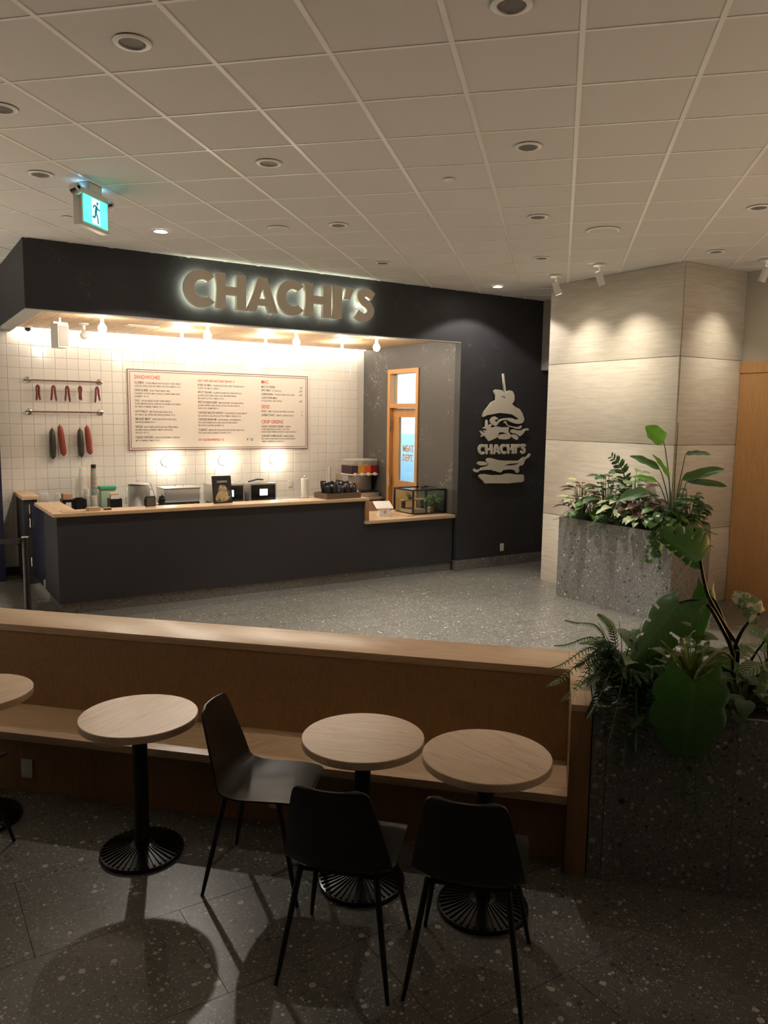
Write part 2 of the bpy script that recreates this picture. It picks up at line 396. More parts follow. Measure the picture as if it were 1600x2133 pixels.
# ------------------------------------------------------------------ walls of the shop
YW, XR, YT = 9.04, 7.03, 11.75
wf = MB().box(1.29, XR, YW, YW + .13, 3.33, CEIL).box(XR, 9.6, YW, YW + .13, 0, CEIL).build('wall_front', M_DARK); struct(wf)
wl = MB().box(1.29, 1.47, YW + .13, YT, 3.33, CEIL).build('wall_left', M_DARK); struct(wl)
we = MB().box(.9, 1.25, 11.35, YT + .1, 0, 3.33).build('wall_end', M_NAVY); struct(we)
tl = MB().box(1.29, 1.47, YW, YT - .02, 3.322, 3.33).box(1.47, XR, YW, YW + .13, 3.322, 3.33).build('trim_1', M_GREYP); struct(tl)
wb = struct(MB().box(1.2, 9.4, YT, YT + .15, 0, CEIL).build('wall_back', M_GROUT))
TS = .1524; tile = MB(); a, d1, d2 = TS / 2 - .0015, .004, .008
hx = [(-a, -a), (a, -a), (a, a), (-a, a)]; b_ = a - .004
hb = [(-b_, -b_), (b_, -b_), (b_, b_), (-b_, b_)]
tile.add([(x, 0, z) for x, z in hx] + [(x, -d1, z) for x, z in hx] + [(x, -d2, z) for x, z in hb],
         [(0, 1, 5, 4), (1, 2, 6, 5), (2, 3, 7, 6), (3, 0, 4, 7), (4, 5, 9, 8), (5, 6, 10, 9), (6, 7, 11, 10), (7, 4, 8, 11), (8, 9, 10, 11)])
tile_me = tile.mesh('wall_tile', M_TILE)
tiles = []
for i in range(38):
    for j in range(22):
        x = 1.42 - TS / 2 + i * TS; z = 2.85 + TS / 2 + (j - 19) * TS
        if x - a < 1.24 or x + a > XR or z < .12 or z > 3.36: continue
        behind = 3.08 < x < 5.85 and 1.79 < z < 2.82 or z < .93 and x > 1.6
        tiles.append((behind, (x ** 2 + YT ** 2 + (z - 2.25) ** 2), x, z))
tiles.sort(); trest = MB()
for k, (bh, dd, x, z) in enumerate(tiles):
    tx, tz = random.uniform(-.006, .006), random.uniform(-.006, .006)
    if k < 300:
        o = link('wall_tile', tile_me, wb, (x, YT, z)); o.rotation_euler = (tx, 0, tz)
    else:
        n0 = len(trest.v); trest.add([(x + v[0], YT + v[1] + tz * v[0] + tx * v[2], z + v[2]) for v in tile.v], tile.f)
o = trest.build('wall_tiles', M_TILE, wb); o['kind'] = 'stuff'
struct(box('baseboard_back', M_BLACK, 1.25, 1.50, YT - .03, YT, 0, .12))
# recess right-hand wall with the door opening
wr = MB().box(XR, XR + .12, YW + .13, 10.07, 0, CEIL).box(XR, XR + .12, 10.95, YT, 0, CEIL).box(XR, XR + .12, 10.07, 10.95, 3.02, CEIL).build('wall_recess', M_DARKIN); struct(wr)
# planked soffit
sof = struct(box('trim_2', M_JOINT, 1.47, XR, YW + .13, YT, 3.40, 3.46))
pw = .139; pk = MB().box(-pw / 2 + .0025, pw / 2 - .0025, 0, 11.56 - YW - .13, 0, .02).mesh('soffit_plank', M_PLANK)
for k in range(40): link('soffit_plank', pk, sof, (1.47 + pw * (k + .5), YW + .13, 3.38))
# room behind the door, tiled pale blue and lit by its own ceiling panel
M_BLUE = mat('back_room_wall', (.50, .72, .86), .35); M_BLUE2 = mat('back_room_white', (.82, .88, .90), .6)
bk = MB().box(9.3, 9.4, 9.3, YT, 0, 1.95).box(7.15, 9.3, YT - .04, YT - .001, 0, 1.95).build('wall_far', M_BLUE); struct(bk)
bk2 = MB().box(9.3, 9.4, 9.3, YT, 1.952, 3.3).box(7.15, 9.3, YT - .04, YT - .001, 1.952, 3.3).box(7.15, 9.4, YW + .14, YW + .16, 0, 3.3).box(7.15, 9.4, YW + .14, YT, 3.3, 3.35).build('wall_far_upper', M_BLUE2); struct(bk2)
bl = thing('ceiling_panel_light', 'bright white ceiling panel light in the room behind the door', 'ceiling light', (8.3, 10.6, 3.3))
box('frame', M_WHITE, -.42, .42, -.42, .42, -.03, 0, bl); box('diffuser', emis('cool_panel', (.74, .90, 1.), 34.), -.4, .4, -.4, .4, -.035, -.0305, bl)
# door with transom
dr = struct(bpy.data.objects.new('door_1', None)); COL.objects.link(dr)
X0, X1 = XR - .02, XR + .13
fr = MB().box(X0, X1, 10.07, 10.14, 0, 3.02).box(X0, X1, 10.88, 10.95, 0, 3.02).box(X0, X1, 10.14, 10.88, 2.95, 3.02).box(X0, X1, 10.14, 10.88, 2.40, 2.47).build('door_frame', M_DOORW, dr)
lf = MB().box(XR + .05, XR + .095, 10.145, 10.20, .02, 2.395).box(XR + .05, XR + .095, 10.70, 10.875, .02, 2.395).box(XR + .05, XR + .095, 10.20, 10.70, 2.25, 2.395).box(XR + .05, XR + .095, 10.20, 10.70, .02, 1.22).build('door_leaf', M_DOORW, dr)
M_PANE = pane('door_pane', (.92, .97, .99))
box('door_glass', M_PANE, XR + .068, XR + .076, 10.20, 10.70, 1.22, 2.25, dr)
wn = struct(bpy.data.objects.new('window_1', None)); COL.objects.link(wn)
box('transom_glass', M_PANE, XR + .068, XR + .076, 10.14, 10.88, 2.47, 2.95, wn)
for z in (2.14, 1.22):
    h = MB().tube([(XR - .015, 10.865, z - .09), (XR - .015, 10.865, z + .09)], .014, 8).build('hinge', M_CHROME, dr, smooth=True)
# baseboards
struct(MB().box(XR, 9.6, YW - .02, YW - .0005, 0, .15).box(XR - .022, XR - .0005, YW - .02, YW + .06, 0, .15).build('baseboard_front', M_PLINTH))
# grey dropped box at the end of the dark wall
struct(box('trim_3', M_GREYP, 8.60, 9.6, 8.1, YW - .001, 3.0, CEIL))
# ------------------------------------------------------------------ limestone column and right-hand wall
colm = struct(box('wall_column', M_JOINT, 7.735, 8.86, 5.875, 7.94, 0, CEIL))
zs = [0, .95, 1.97, 2.99, CEIL]
for k in range(4):
    z0, z1 = zs[k] + (.003 if k else 0), zs[k + 1] - .003
    box('stone_panel', M_STONE, 7.71, 7.734, 5.862, 7.96, z0, z1, colm, .002)
    box('stone_panel', M_STONE, 7.728, 8.88, 5.85, 5.874, z0, z1, colm, .002)
    box('stone_panel', M_STONE, 7.736, 8.88, 7.941, 7.96, z0, z1, colm, .002)
wr2 = struct(box('wall_right', M_CREAM, 8.881, 9.1, -6, 6.2, 0, CEIL))
wp = struct(MB().box(8.872, 8.8808, -6, 5.845, .13, 2.84).build('wall_panelling', M_PANEL))
for k in range(9): box('panel', M_PANEL, 8.865, 8.8715, 5.843 - 1.22 * (k + 1) + .003, 5.843 - 1.22 * k, .135, 2.835, wp)
struct(box('trim_4', M_PANEL, 8.856, 8.8808, -6, 5.845, 2.842, 2.97, None)); struct(box('baseboard_right', M_PANEL, 8.856, 8.8808, -6, 5.845, 0, .128))
# ------------------------------------------------------------------ lettering jobs
POLY = dict(
stick=[(7.789,2.916),(7.809,2.917),(7.863,2.637),(7.83,2.634)],
bun=[(7.629,2.659),(7.666,2.679),(7.764,2.675),(7.803,2.656),(7.83,2.634),(7.863,2.637),(7.886,2.658),(7.941,2.674),(7.992,2.661),(8.028,2.608),(8.034,2.541),(8.016,2.498),(7.983,2.476),(8.053,2.431),(8.145,2.399),(8.205,2.332),(8.243,2.256),(8.239,2.217),(8.195,2.183),(8.11,2.174),(8.03,2.186),(7.95,2.211),(7.893,2.235),(7.849,2.231),(7.853,2.258),(7.959,2.263),(8.027,2.254),(8.084,2.235),(8.131,2.253),(8.071,2.284),(8.001,2.317),(7.889,2.328),(7.756,2.336),(7.626,2.316),(7.508,2.299),(7.439,2.271),(7.417,2.28),(7.463,2.359),(7.525,2.422),(7.587,2.489),(7.677,2.526),(7.658,2.598)],
filling=[(7.497,2.232),(7.519,2.23),(7.533,2.153),(7.551,2.141),(7.588,2.166),(7.611,2.154),(7.579,2.133),(7.601,2.116),(7.688,2.135),(7.809,2.121),(7.948,2.128),(7.928,2.063),(7.958,2.033),(7.987,2.008),(8.037,2.018),(8.106,2.003),(8.142,1.96),(8.12,1.932),(8.075,1.939),(7.988,1.986),(7.961,1.952),(7.883,1.94),(7.761,1.947),(7.721,1.978),(7.769,2.012),(7.858,2.025),(7.913,2.026),(7.812,2.051),(7.746,2.041),(7.737,2.004),(7.7,1.962),(7.555,1.915),(7.465,2.004),(7.412,1.979),(7.401,1.99),(7.433,2.012),(7.388,2.064),(7.404,2.067),(7.458,2.037),(7.479,2.049),(7.441,2.07),(7.462,2.076),(7.511,2.07),(7.499,2.099),(7.438,2.103),(7.466,2.126),(7.493,2.124)],
curl=[(7.575,2.232),(7.606,2.27),(7.66,2.283),(7.721,2.255),(7.716,2.238),(7.673,2.237),(7.657,2.216),(7.69,2.204),(7.707,2.2),(7.771,2.238),(7.848,2.258),(7.86,2.233),(7.805,2.226),(7.751,2.205),(7.714,2.163),(7.682,2.139),(7.632,2.154),(7.582,2.187)],
leaf=[(7.847,2.201),(7.863,2.218),(7.885,2.206),(7.919,2.156),(8.009,2.135),(8.134,2.127),(8.185,2.153),(8.205,2.136),(8.17,2.102),(8.113,2.097),(8.033,2.114),(7.919,2.143),(7.89,2.172),(7.875,2.197),(7.857,2.18)],
meat=[(7.978,2.071),(8.011,2.092),(8.068,2.088),(8.114,2.076),(8.217,2.08),(8.262,2.102),(8.325,2.111),(8.347,2.092),(8.332,2.076),(8.274,2.076),(8.247,2.042),(8.197,1.999),(8.164,1.986),(8.117,2.016),(8.059,2.033),(8.002,2.037)],
slice=[(7.522,1.645),(7.553,1.665),(7.608,1.665),(7.741,1.633),(7.897,1.619),(8.169,1.614),(8.214,1.637),(8.247,1.667),(8.328,1.674),(8.384,1.721),(8.406,1.712),(8.375,1.669),(8.312,1.64),(8.279,1.606),(8.269,1.567),(8.236,1.542),(8.184,1.538),(8.163,1.509),(8.179,1.456),(8.143,1.427),(8.108,1.445),(8.09,1.474),(7.981,1.487),(7.847,1.478),(7.826,1.453),(7.804,1.442),(7.737,1.457),(7.692,1.473),(7.67,1.468),(7.631,1.489),(7.528,1.49),(7.441,1.488),(7.388,1.481),(7.362,1.456),(7.292,1.469),(7.286,1.5),(7.307,1.513),(7.329,1.493),(7.403,1.499),(7.424,1.526),(7.547,1.55),(7.568,1.577),(7.528,1.616)],
pickle=[(7.35,1.59),(7.383,1.617),(7.458,1.617),(7.512,1.603),(7.56,1.581),(7.514,1.561),(7.428,1.555),(7.374,1.569)],
base=[(7.385,1.405),(7.417,1.427),(7.508,1.427),(7.629,1.407),(7.839,1.405),(7.928,1.424),(7.995,1.422),(8.11,1.405),(8.26,1.4),(8.28,1.38),(8.282,1.301),(8.242,1.283),(8.104,1.281),(7.979,1.272),(7.644,1.285),(7.508,1.288),(7.457,1.34),(7.402,1.376)])
SLIT = [(7.866,1.548),(7.967,1.569),(8.171,1.578),(8.137,1.559),(8.024,1.546)]
EYES = [[(7.775,2.588),(7.81,2.582),(7.862,2.572),(7.84,2.548),(7.82,2.572),(7.79,2.57)], [(7.905,2.6),(7.93,2.618),(7.925,2.602)]]
def glyph(ch):
    if ch == 'C':
        n = 40; a0, a1 = radians(43), radians(317); cx, cz = .205, .2
        o = [(cx + .205 * cos(a0 + (a1 - a0) * k / n), cz + .210 * sin(a0 + (a1 - a0) * k / n)) for k in range(n + 1)]
        b0, b1 = radians(52), radians(308)
        i = [(cx + .098 * cos(b1 + (b0 - b1) * k / n) + .008, cz + .102 * sin(b1 + (b0 - b1) * k / n)) for k in range(n + 1)]
        return [o + i], .365
    if ch == 'H': return [[(0, 0), (.112, 0), (.112, .155), (.25, .155), (.25, 0), (.365, 0), (.365, .4), (.25, .4), (.25, .252), (.112, .252), (.112, .4), (0, .4)]], .365
    if ch == 'A': return [[(0, 0), (.147, .4), (.252, .4), (.396, 0), (.282, 0), (.258, .075), (.137, .075), (.112, 0)], [(.198, .265), (.157, .15), (.239, .15)]], .396
    if ch == 'I': return [[(0, 0), (.122, 0), (.122, .4), (0, .4)]], .122
    if ch == "'": return [[(0, .25), (.03, .4), (.14, .4), (.075, .25)]], .14
    if ch == 'S':
        sp = catmull([(.282, .312, 0), (.225, .349, 0), (.16, .358, 0), (.108, .332, 0), (.098, .285, 0), (.14, .24, 0), (.2, .205, 0), (.238, .16, 0), (.236, .1, 0), (.19, .055, 0), (.12, .045, 0), (.035, .09, 0)], 5)
        l, r = [], []
        for k, p in enumerate(sp):
            t = (sp[min(k + 1, len(sp) - 1)] - sp[max(k - 1, 0)]).normalized(); n = Vector((-t.y, t.x, 0)); w = .052
            l.append(((p + n * w).x, (p + n * w).y)); r.append(((p - n * w).x, (p - n * w).y))
        return [l + r[::-1]], .33
WORD = [('C', 2.945), ('H', 3.325), ('A', 3.705), ('C', 4.093), ('H', 4.475), ('I', 4.872), ("'", 5.035), ('S', 5.178)]
J_sign = [(ch, cut(glyph(ch)[0], .075), cut(glyph(ch)[0], .02, .02)) for ch, x in WORD]
k_ = .37
J_small = [(ch, cut([[(x * k_, z * k_) for x, z in lp] for lp in glyph(ch)[0]], .03)) for ch, x in WORD]
J_logo = {n: cut([p] + ([SLIT] if n == 'slice' else []) + (EYES if n == 'bun' else []), .03) for n, p in POLY.items()}
# menu lines: (x, z, kind, text)   kind h=heading, n=name+description, d=description only, r=right-hand price, s=red note
MENU = [(3.10, 2.76, 'h', 'SANDWICHES', ''),
(3.10, 2.69, 'n', "CLUBBIN'", 'DOUBLE SMOKED BACON, ROAST TURKEY BREAST,'), (3.10, 2.645, 'd', '', 'CHEDDAR, GARLIC AIOLI, SPICY MAYO, LETTUCE, TOMATO / GF 13'),
(3.10, 2.58, 'n', 'CRAN & BRIE', 'ROAST TURKEY BREAST, BRIE,'), (3.10, 2.537, 'd', '', 'CRANBERRY CHUTNEY, MAYO, ARUGULA, GRANNY SMITH APPLE,'), (3.10, 2.493, 'd', '', 'ROSEMARY / GF 13.5'),
(3.10, 2.43, 'n', 'CALI', 'CHICKEN BREAST, ROAST TURKEY BREAST,'), (3.10, 2.387, 'd', '', 'DOUBLE SMOKED BACON, CHEDDAR, HOUSE-MADE GUACAMOLE,'), (3.10, 2.343, 'd', '', 'SPICY MAYO, ROMAINE, TOMATO / GF 15'),
(3.10, 2.27, 'n', 'HOT PHILLY', 'BEEF, PROVOLONE, GARLIC AIOLI,'), (3.10, 2.226, 'd', '', 'SPICY MAYO, BELL PEPPER, RED ONION, JALAPENO / GF 16'),
(3.10, 2.16, 'n', 'SMOKED MEAT', 'THIN SLICED, PROVOLONE, PICKLE,'), (3.10, 2.118, 'd', '', 'DIJONNAISE, MARBLE RYE 14'),
(3.10, 2.045, 'n', 'VEDGE', 'GOAT CHEESE, PROVOLONE, RED PEPPER SPREAD,'), (3.10, 2.003, 'd', '', 'BALSAMIC ONION, SUNDRIED TOMATO, ARTICHOKE,'), (3.10, 1.962, 'd', '', 'ARUGULA / GF 11.5'),
(3.10, 1.89, 'n', 'CAJUN CHICKEN', 'CAJUN CHICKEN BREAST, CHEDDAR,'), (3.10, 1.846, 'd', '', 'MAYO, ROMAINE, TOMATO / GF 12'),
(4.055, 2.75, 's', 'ADD CHIPS AND ANY CRAFT BEVVIE +3', ''),
(4.055, 2.684, 'n', 'PORK W/ MAC', 'TENDER PULLED PORK, SWEET CHILI BBQ SAUCE,'), (4.055, 2.64, 'd', '', "TOPPED WITH MAC 'N CHEESE 12"),
(4.055, 2.576, 'n', 'SPICY ITALIAN', 'CALABRESE SALAMI, DRY-CURED CAPICOLLO,'), (4.055, 2.531, 'd', '', 'JALAPENO JACK CHEESE, GARLIC AIOLI, RED PEPPER SPREAD,'), (4.055, 2.486, 'd', '', 'RED ONION, LETTUCE, TOMATO / GF 13'),
(4.055, 2.424, 'n', 'SPICY KOREAN BEEF', 'MARINATED BEEF, GOCHUJANG SAUCE,'), (4.055, 2.38, 'd', '', 'JALAPENO PEPPERS, GREEN ONION, LETTUCE, PICKLED CARROTS,'), (4.055, 2.336, 'd', '', 'GARLIC AIOLI, SESAME SEEDS 16'),
(4.055, 2.265, 'n', 'CHICKEN BACON RANCH', 'CHICKEN BREAST, DOUBLE SMOKED'), (4.055, 2.22, 'd', '', 'BACON, MOZZA, DILL RANCH, LETTUCE, TOMATO, ONION / GF 12'),
(4.055, 2.162, 'n', 'CHICKEN BANH MI', 'CHICKEN BREAST, ASIAN MARINADE,'), (4.055, 2.118, 'd', '', 'SPICY ASIAN SESAME SAUCE, GARLIC AIOLI, PICKLED CARROT,'), (4.055, 2.074, 'd', '', 'RED ONION, CILANTRO, JALAPENO 13.5'),
(4.055, 2.003, 'n', 'CUBANO', 'MARINATED PORK, BACON, PROVOLONE, GARLIC AIOLI,'), (4.055, 1.96, 'd', '', 'PICKLE, RED ONION, JALAPENO, CILANTRO / GF 14'),
(4.055, 1.85, 's', 'GF = GLUTEN-FRIENDLY +2', ''),
(5.10, 2.757, 'h', 'MAC', ''), (5.10, 2.69, 'n', "MAC 'N CHEESE", ''), (5.10, 2.635, 'n', 'SPICY MAC', 'W/ CAPICOLLO'), (5.10, 2.575, 'n', 'CARBONARA', 'W/ BACON, GREEN ONION, PARM'), (5.10, 2.515, 'n', 'COWTOWN MAC', ''), (5.10, 2.472, 'd', '', 'W/ PULLED PORK, CRISPY ONIONS'),
(5.83, 2.69, 'r', '5/9', ''), (5.83, 2.635, 'r', '6/10', ''), (5.83, 2.575, 'r', '6/10', ''), (5.83, 2.472, 'r', '6/10', ''),
(5.10, 2.364, 'h', 'SIDES', ''), (5.10, 2.303, 'n', 'SOUP', 'TOMATO, ROASTED RED PEPPER, CROUTONS'), (5.10, 2.241, 'n', 'CHEESE TOAST', 'CIABATTA, CHEDDAR, MOZZA'), (5.83, 2.303, 'r', '5', ''), (5.83, 2.241, 'r', '4', ''),
(5.10, 2.123, 'h', 'CRISP GREENS', ''), (5.10, 2.06, 'n', 'CAJUN CHICKEN CAESAR', 'ROMAINE,'), (5.10, 2.018, 'd', '', 'DOUBLE SMOKED BACON, GARLIC CROUTONS,'), (5.10, 1.976, 'd', '', 'ASIAGO CAESAR DRESSING, PRAWN W/ CAJUN CHICKEN 14'),
(5.10, 1.908, 'n', "CHACHI'S COBB SALAD", 'ROMAINE, PEPPERS,'), (5.10, 1.865, 'd', '', 'RED ONION, DOUBLE SMOKED BACON, CHICKEN BREAST,'), (5.10, 1.822, 'd', '', 'TOMATO, CHEDDAR, DILL RANCH 13')]
J_menu = []
for x, z, kd, a_, b_t in MENU:
    sz = {'h': .077, 'n': .047, 'd': .036, 'r': .044, 's': .046}[kd]
    ia = text(a_, sz, 0, .72 if kd != 'h' else .78, .0009 if kd != 'd' else 0, 'RIGHT' if kd == 'r' else 'LEFT') if a_ else None
    ib = text(b_t, .0345, 0, .66, .0004) if b_t else None
    J_menu.append((x, z, kd, ia, ib))
J_f = text('f', .05, 0, 1, .002)
J_meat = text('MEAT', .150, .002, .82, .004, 'CENTER'); J_dept = text('DEPT.', .150, .002, .82, .004, 'CENTER')
J_cub = text('CUBANO', .034, 0, 1, .0006, 'CENTER')
flush()
# ------------------------------------------------------------------ CHACHI'S sign with halo light
ROT_FRONT = UP_XZ
sign = thing('wall_sign', "large taupe back-lit letters spelling CHACHI'S on the dark bulkhead", 'sign', (0, 0, 0))
M_HALO = emis('halo_led', (.93, 1., .74), 15.)
for (ch, i1, i2), (c2, x) in zip(J_sign, WORD):
    lt = place_cut('apostrophe' if ch == "'" else 'letter_' + ch.lower(), i1, M_LETTER, sign, (x, YW - .1, 3.49))
    me = _meshes[i2]
    # light box a little inside the letter outline, glowing onto the wall
    cx = sum(v.co.x for v in me.vertices) / len(me.vertices); cz = sum(v.co.y for v in me.vertices) / len(me.vertices)
    h = place_cut('halo_light', i2, M_HALO, lt, (x, YW - .05, 3.49))
logo = thing('sandwich_logo', "cream cut-out sandwich logo with CHACHI'S lettering on the dark wall", 'sign', (0, 0, 0))
NM = dict(stick='skewer', bun='top_bun', filling='filling', curl='onion_curl', leaf='lettuce_leaf', meat='meat_slice', slice='cold_cut', pickle='pickle', base='bottom_bun')
for n, i1 in J_logo.items(): place_cut(NM[n], i1, M_IVORY, logo, (0, YW - .035, 0))
for (ch, i1), (c2, x) in zip(J_small, WORD): place_cut('apostrophe' if ch == "'" else 'letter_' + ch.lower(), i1, M_IVORY, logo, (7.36 + (x - 2.945) * k_, YW - .035, 1.722))
# ------------------------------------------------------------------ menu board
M_INK = mat('menu_ink', (.10, .075, .07), .6); M_RED = mat('menu_red', (.55, .055, .035), .6); M_LINE = mat('menu_line', (.14, .035, .06), .5)
menu = thing('menu_board', 'wide cream menu board with red headings and double dark border', 'menu board', (0, 0, 0))
YM = YT - .035
box('board', mat('menu_sheet', (.76, .70, .63), .16, spec=.5), 3.0, 5.93, YM, YT - .0105, 1.71, 2.90, menu)
for ins, w in ((0, .012), (.032, .008)):
    b = MB(); x0, x1, z0, z1 = 3.0 + ins, 5.93 - ins, 1.71 + ins, 2.9 - ins
    b.box(x0, x1, YM - .0015, YM - .0002, z1 - w, z1).box(x0, x1, YM - .0015, YM - .0002, z0, z0 + w).box(x0, x0 + w, YM - .0015, YM - .0002, z0 + w, z1 - w).box(x1 - w, x1, YM - .0015, YM - .0002, z0 + w, z1 - w)
    b.build('border_line', M_LINE, menu)
for x, z, kd, ia, ib in J_menu:
    w = 0
    if ia is not None:
        w = max(v.co.x for v in _meshes[ia].vertices) + .022 if kd == 'n' else 0
        place_cut('menu_heading' if kd == 'h' else 'menu_text', ia, M_RED if kd in 'hs' else M_INK, menu, (x, YM - .0012, z))
    if ib is not None: place_cut('menu_text', ib, M_INK, menu, (x + w, YM - .0012, z))
place_cut('social_icon', J_f, M_INK, menu, (4.855, YM - .0012, 1.85))
b = MB()
for a0, a1, c0, c1 in ((0, .036, 0, .005), (0, .036, .031, .036), (0, .005, .005, .031), (.031, .036, .005, .031), (.013, .023, .013, .023)): b.box(4.915 + a0, 4.915 + a1, YM - .0014, YM - .0002, 1.847 + c0, 1.847 + c1)
b.build('social_icon', M_INK, menu)
# lettering on the door glass
M_GOLD = mat('gold_letter', (.62, .36, .13), .4)
RX = Matrix.Rotation(-pi / 2, 4, 'Z') @ UP_XZ
for i1, z in ((J_meat, 1.70), (J_dept, 1.55)): place_cut('door_lettering', i1, M_GOLD, dr, (XR + .062, 10.44, z), RX)
# ------------------------------------------------------------------ counters
cnt = thing('service_counter', 'long charcoal service counter with oak ledge and terrazzo plinth', 'counter', (0, 0, 0))
YC = 9.10
MB().box(1.53, 5.47, YC, YC + .10, .13, 1.11).box(1.53, 1.63, YC + .10, 9.95, .13, 1.11).build('front_panel', M_COUNTER, cnt)
MB().box(1.56, 7.0, YC + .02, YC + .12, 0, .13).box(1.56, 1.64, YC + .12, 9.9, 0, .13).build('plinth', M_PLINTH, cnt)
box('low_panel', M_COUNTER, 5.47, 7.0, YC, YC + .10, .13, .79, cnt)
box('ledge', M_OAK, 1.49, 5.53, 9.06, 9.40, 1.11, 1.15, cnt, .003)
box('ledge_return', M_OAKY, 1.49, 1.78, 9.402, 10.35, 1.11, 1.15, cnt, .003)
box('ledge_drop', M_OAKZ_SHADED, 5.475, 5.53, 9.062, 9.40, .835, 1.109, cnt, .003)
box('low_worktop', M_OAK, 5.475, 7.02, 9.06, 10.0, .79, .834, cnt, .003)
MB().box(1.64, 5.46, 9.42, 9.98, .86, .90).box(5.4, 5.46, 9.21, 9.42, .86, .90).build('prep_surface', M_STEEL, cnt)
bc = thing('back_counter', 'stainless back counter running along the white tiled wall', 'counter', (0, 0, 0))
box('worktop', M_STEEL, 1.80, 7.0, 11.02, YT - .012, .88, .92, bc, .003); box('cabinet_body', M_COUNTER, 1.82, 7.0, 11.06, YT - .04, .1, .879, bc)
box('kick_board', M_BLACK, 1.84, 7.0, 11.1, YT - .06, 0, .1, bc)
for k in range(6): d_ = box('cabinet_door', M_STEEL, 1.83 + k * .86, 1.83 + k * .86 + .84, 11.045, 11.0595, .12, .86, bc); MB().box(1.86 + k * .86, 1.88 + k * .86, 11.03, 11.0445, .5, .7).build('handle', M_CHROME, d_)
stub = thing('half_wall', 'short charcoal half wall with oak cap beside the tiled wall', 'partition')
box('panel', M_COUNTER, 1.46, 1.62, 11.02, YT - .035, 0, 1.12, stub); box('cap', M_OAKY, 1.44, 1.645, 10.98, YT - .012, 1.12, 1.165, stub, .003)
gate = thing('swing_gate', 'navy swing gate between the half wall and the counter', 'gate')
box('leaf', M_NAVY, 1.54, 1.58, 10.02, 10.97, .12, 1.07, gate, .003)
for z in (1.0, .82, .3): MB().tube([(1.525, 10.985, z - .06), (1.525, 10.985, z + .06)], .011, 8).build('hinge', M_CHROME, gate, smooth=True)
box('latch', M_WHITE, 1.522, 1.539, 10.03, 10.08, .13, .23, gate)
# ------------------------------------------------------------------ lights of the shop
M_BULB = emis('bulb_glow', (1., .88, .71), 190.)
M_BULBOFF = mat('bulb_off', (.75, .73, .68), .25)
def pendant(x, y, on, label):
    t = thing('ceiling_bulb', label, 'bulb lamp', (x, y, 3.38), 0, 'bulb lamps under the planked soffit')
    MB().lathe([(.062, 0), (.062, -.012), (.05, -.02), (.02, -.024)], 20).build('ceiling_plate', M_WHITE, t, smooth=True)
    MB().lathe([(.021, -.0245), (.021, -.07), (.017, -.078)], 14).build('socket', M_WHITE, t, smooth=True)
    MB().lathe([(.014, -.0785), (.022, -.095), (.043, -.125), (.05, -.15), (.043, -.178), (.024, -.196), (.004, -.2)], 14).build('bulb', M_BULB if on else M_BULBOFF, t, smooth=True)
nm = ['leftmost', 'second from the left', 'third from the left', 'rightmost']
for k, x in enumerate((2.19, 3.46, 4.69, 5.95)):
    pendant(x, 9.6, True, f'glowing bare bulb in the front row under the soffit, {nm[k]}')
    pendant(x, 10.6, k > 0, f'glowing bare bulb in the back row under the soffit, {nm[k]}' if k else 'unlit white bulb in the back row under the soffit')
led = thing('cove_light', 'glowing linear light along the top of the tiled wall', 'strip light')
box('diffuser', emis('cove_led', (1., .88, .70), 26.), 1.5, 7.0, 11.64, 11.68, 3.372, 3.379, led)
box('channel', M_WHITE, 1.49, 7.01, 11.62, 11.70, 3.3795, 3.398, led)
M_SCONCE = emis('sconce_glow', (1., .88, .68), 75.)
for k, x in enumerate((3.55, 4.45, 5.32)):
    s = thing('wall_sconce', f'glowing round wall lamp under the menu board, {("left", "middle", "right")[k]} one of three', 'wall lamp', (x, YT - .009, 1.54), 0, 'round wall lamps under the menu')
    o = MB().lathe([(.075, 0), (.075, .018), (.06, .025)], 24).build('back_plate', M_WHITE, s, smooth=True); o.rotation_euler = (pi / 2, 0, 0)
    o = MB().lathe([(.03, .0255), (.03, .05)], 16).build('socket', M_WHITE, s, smooth=True); o.rotation_euler = (pi / 2, 0, 0)
    MB().sphere((0, -.098, 0), .047, 14, 8).build('globe', M_SCONCE, s, smooth=True)
sp = thing('wall_speaker', 'white box loudspeaker hung from the soffit at the left', 'speaker', (1.82, 10.15, 3.38), .3)
box('cabinet', M_WHITE, -.07, .07, -.09, .09, -.36, -.08, sp, .012); box('bracket', M_WHITE, -.09, .09, -.03, .03, -.08, -.055, sp); MB().lathe([(.02, -.055), (.02, 0)], 12).build('stem', M_WHITE, sp, smooth=True)
box('grille', M_GREYP, -.055, .055, -.095, -.0905, -.34, -.1, sp)
dc = thing('dome_camera', 'small dark dome camera in the left corner of the soffit', 'camera', (1.65, 11.4, 3.38))
MB().lathe([(.06, 0), (.06, -.02), (.045, -.028)], 20).build('base', M_WHITE, dc, smooth=True); MB().sphere((0, 0, -.03), .042, 14, 8).build('dome', M_BLACKM, dc, smooth=True)
for k, (x, y) in enumerate(((2.87, 10.4), (5.75, 10.1))):
    v = thing('soffit_vent', f'flat white vent plate in the planked soffit, {("left", "right")[k]} one', 'vent', (x, y, 3.38), 0, 'vent plates in the soffit')
    MB().box(-.2, .2, -.1, .1, -.012, -.001).build('plate', M_WHITE, v); MB().box(-.17, .17, -.07, .07, -.016, -.0125).build('face', M_IVORY, v)
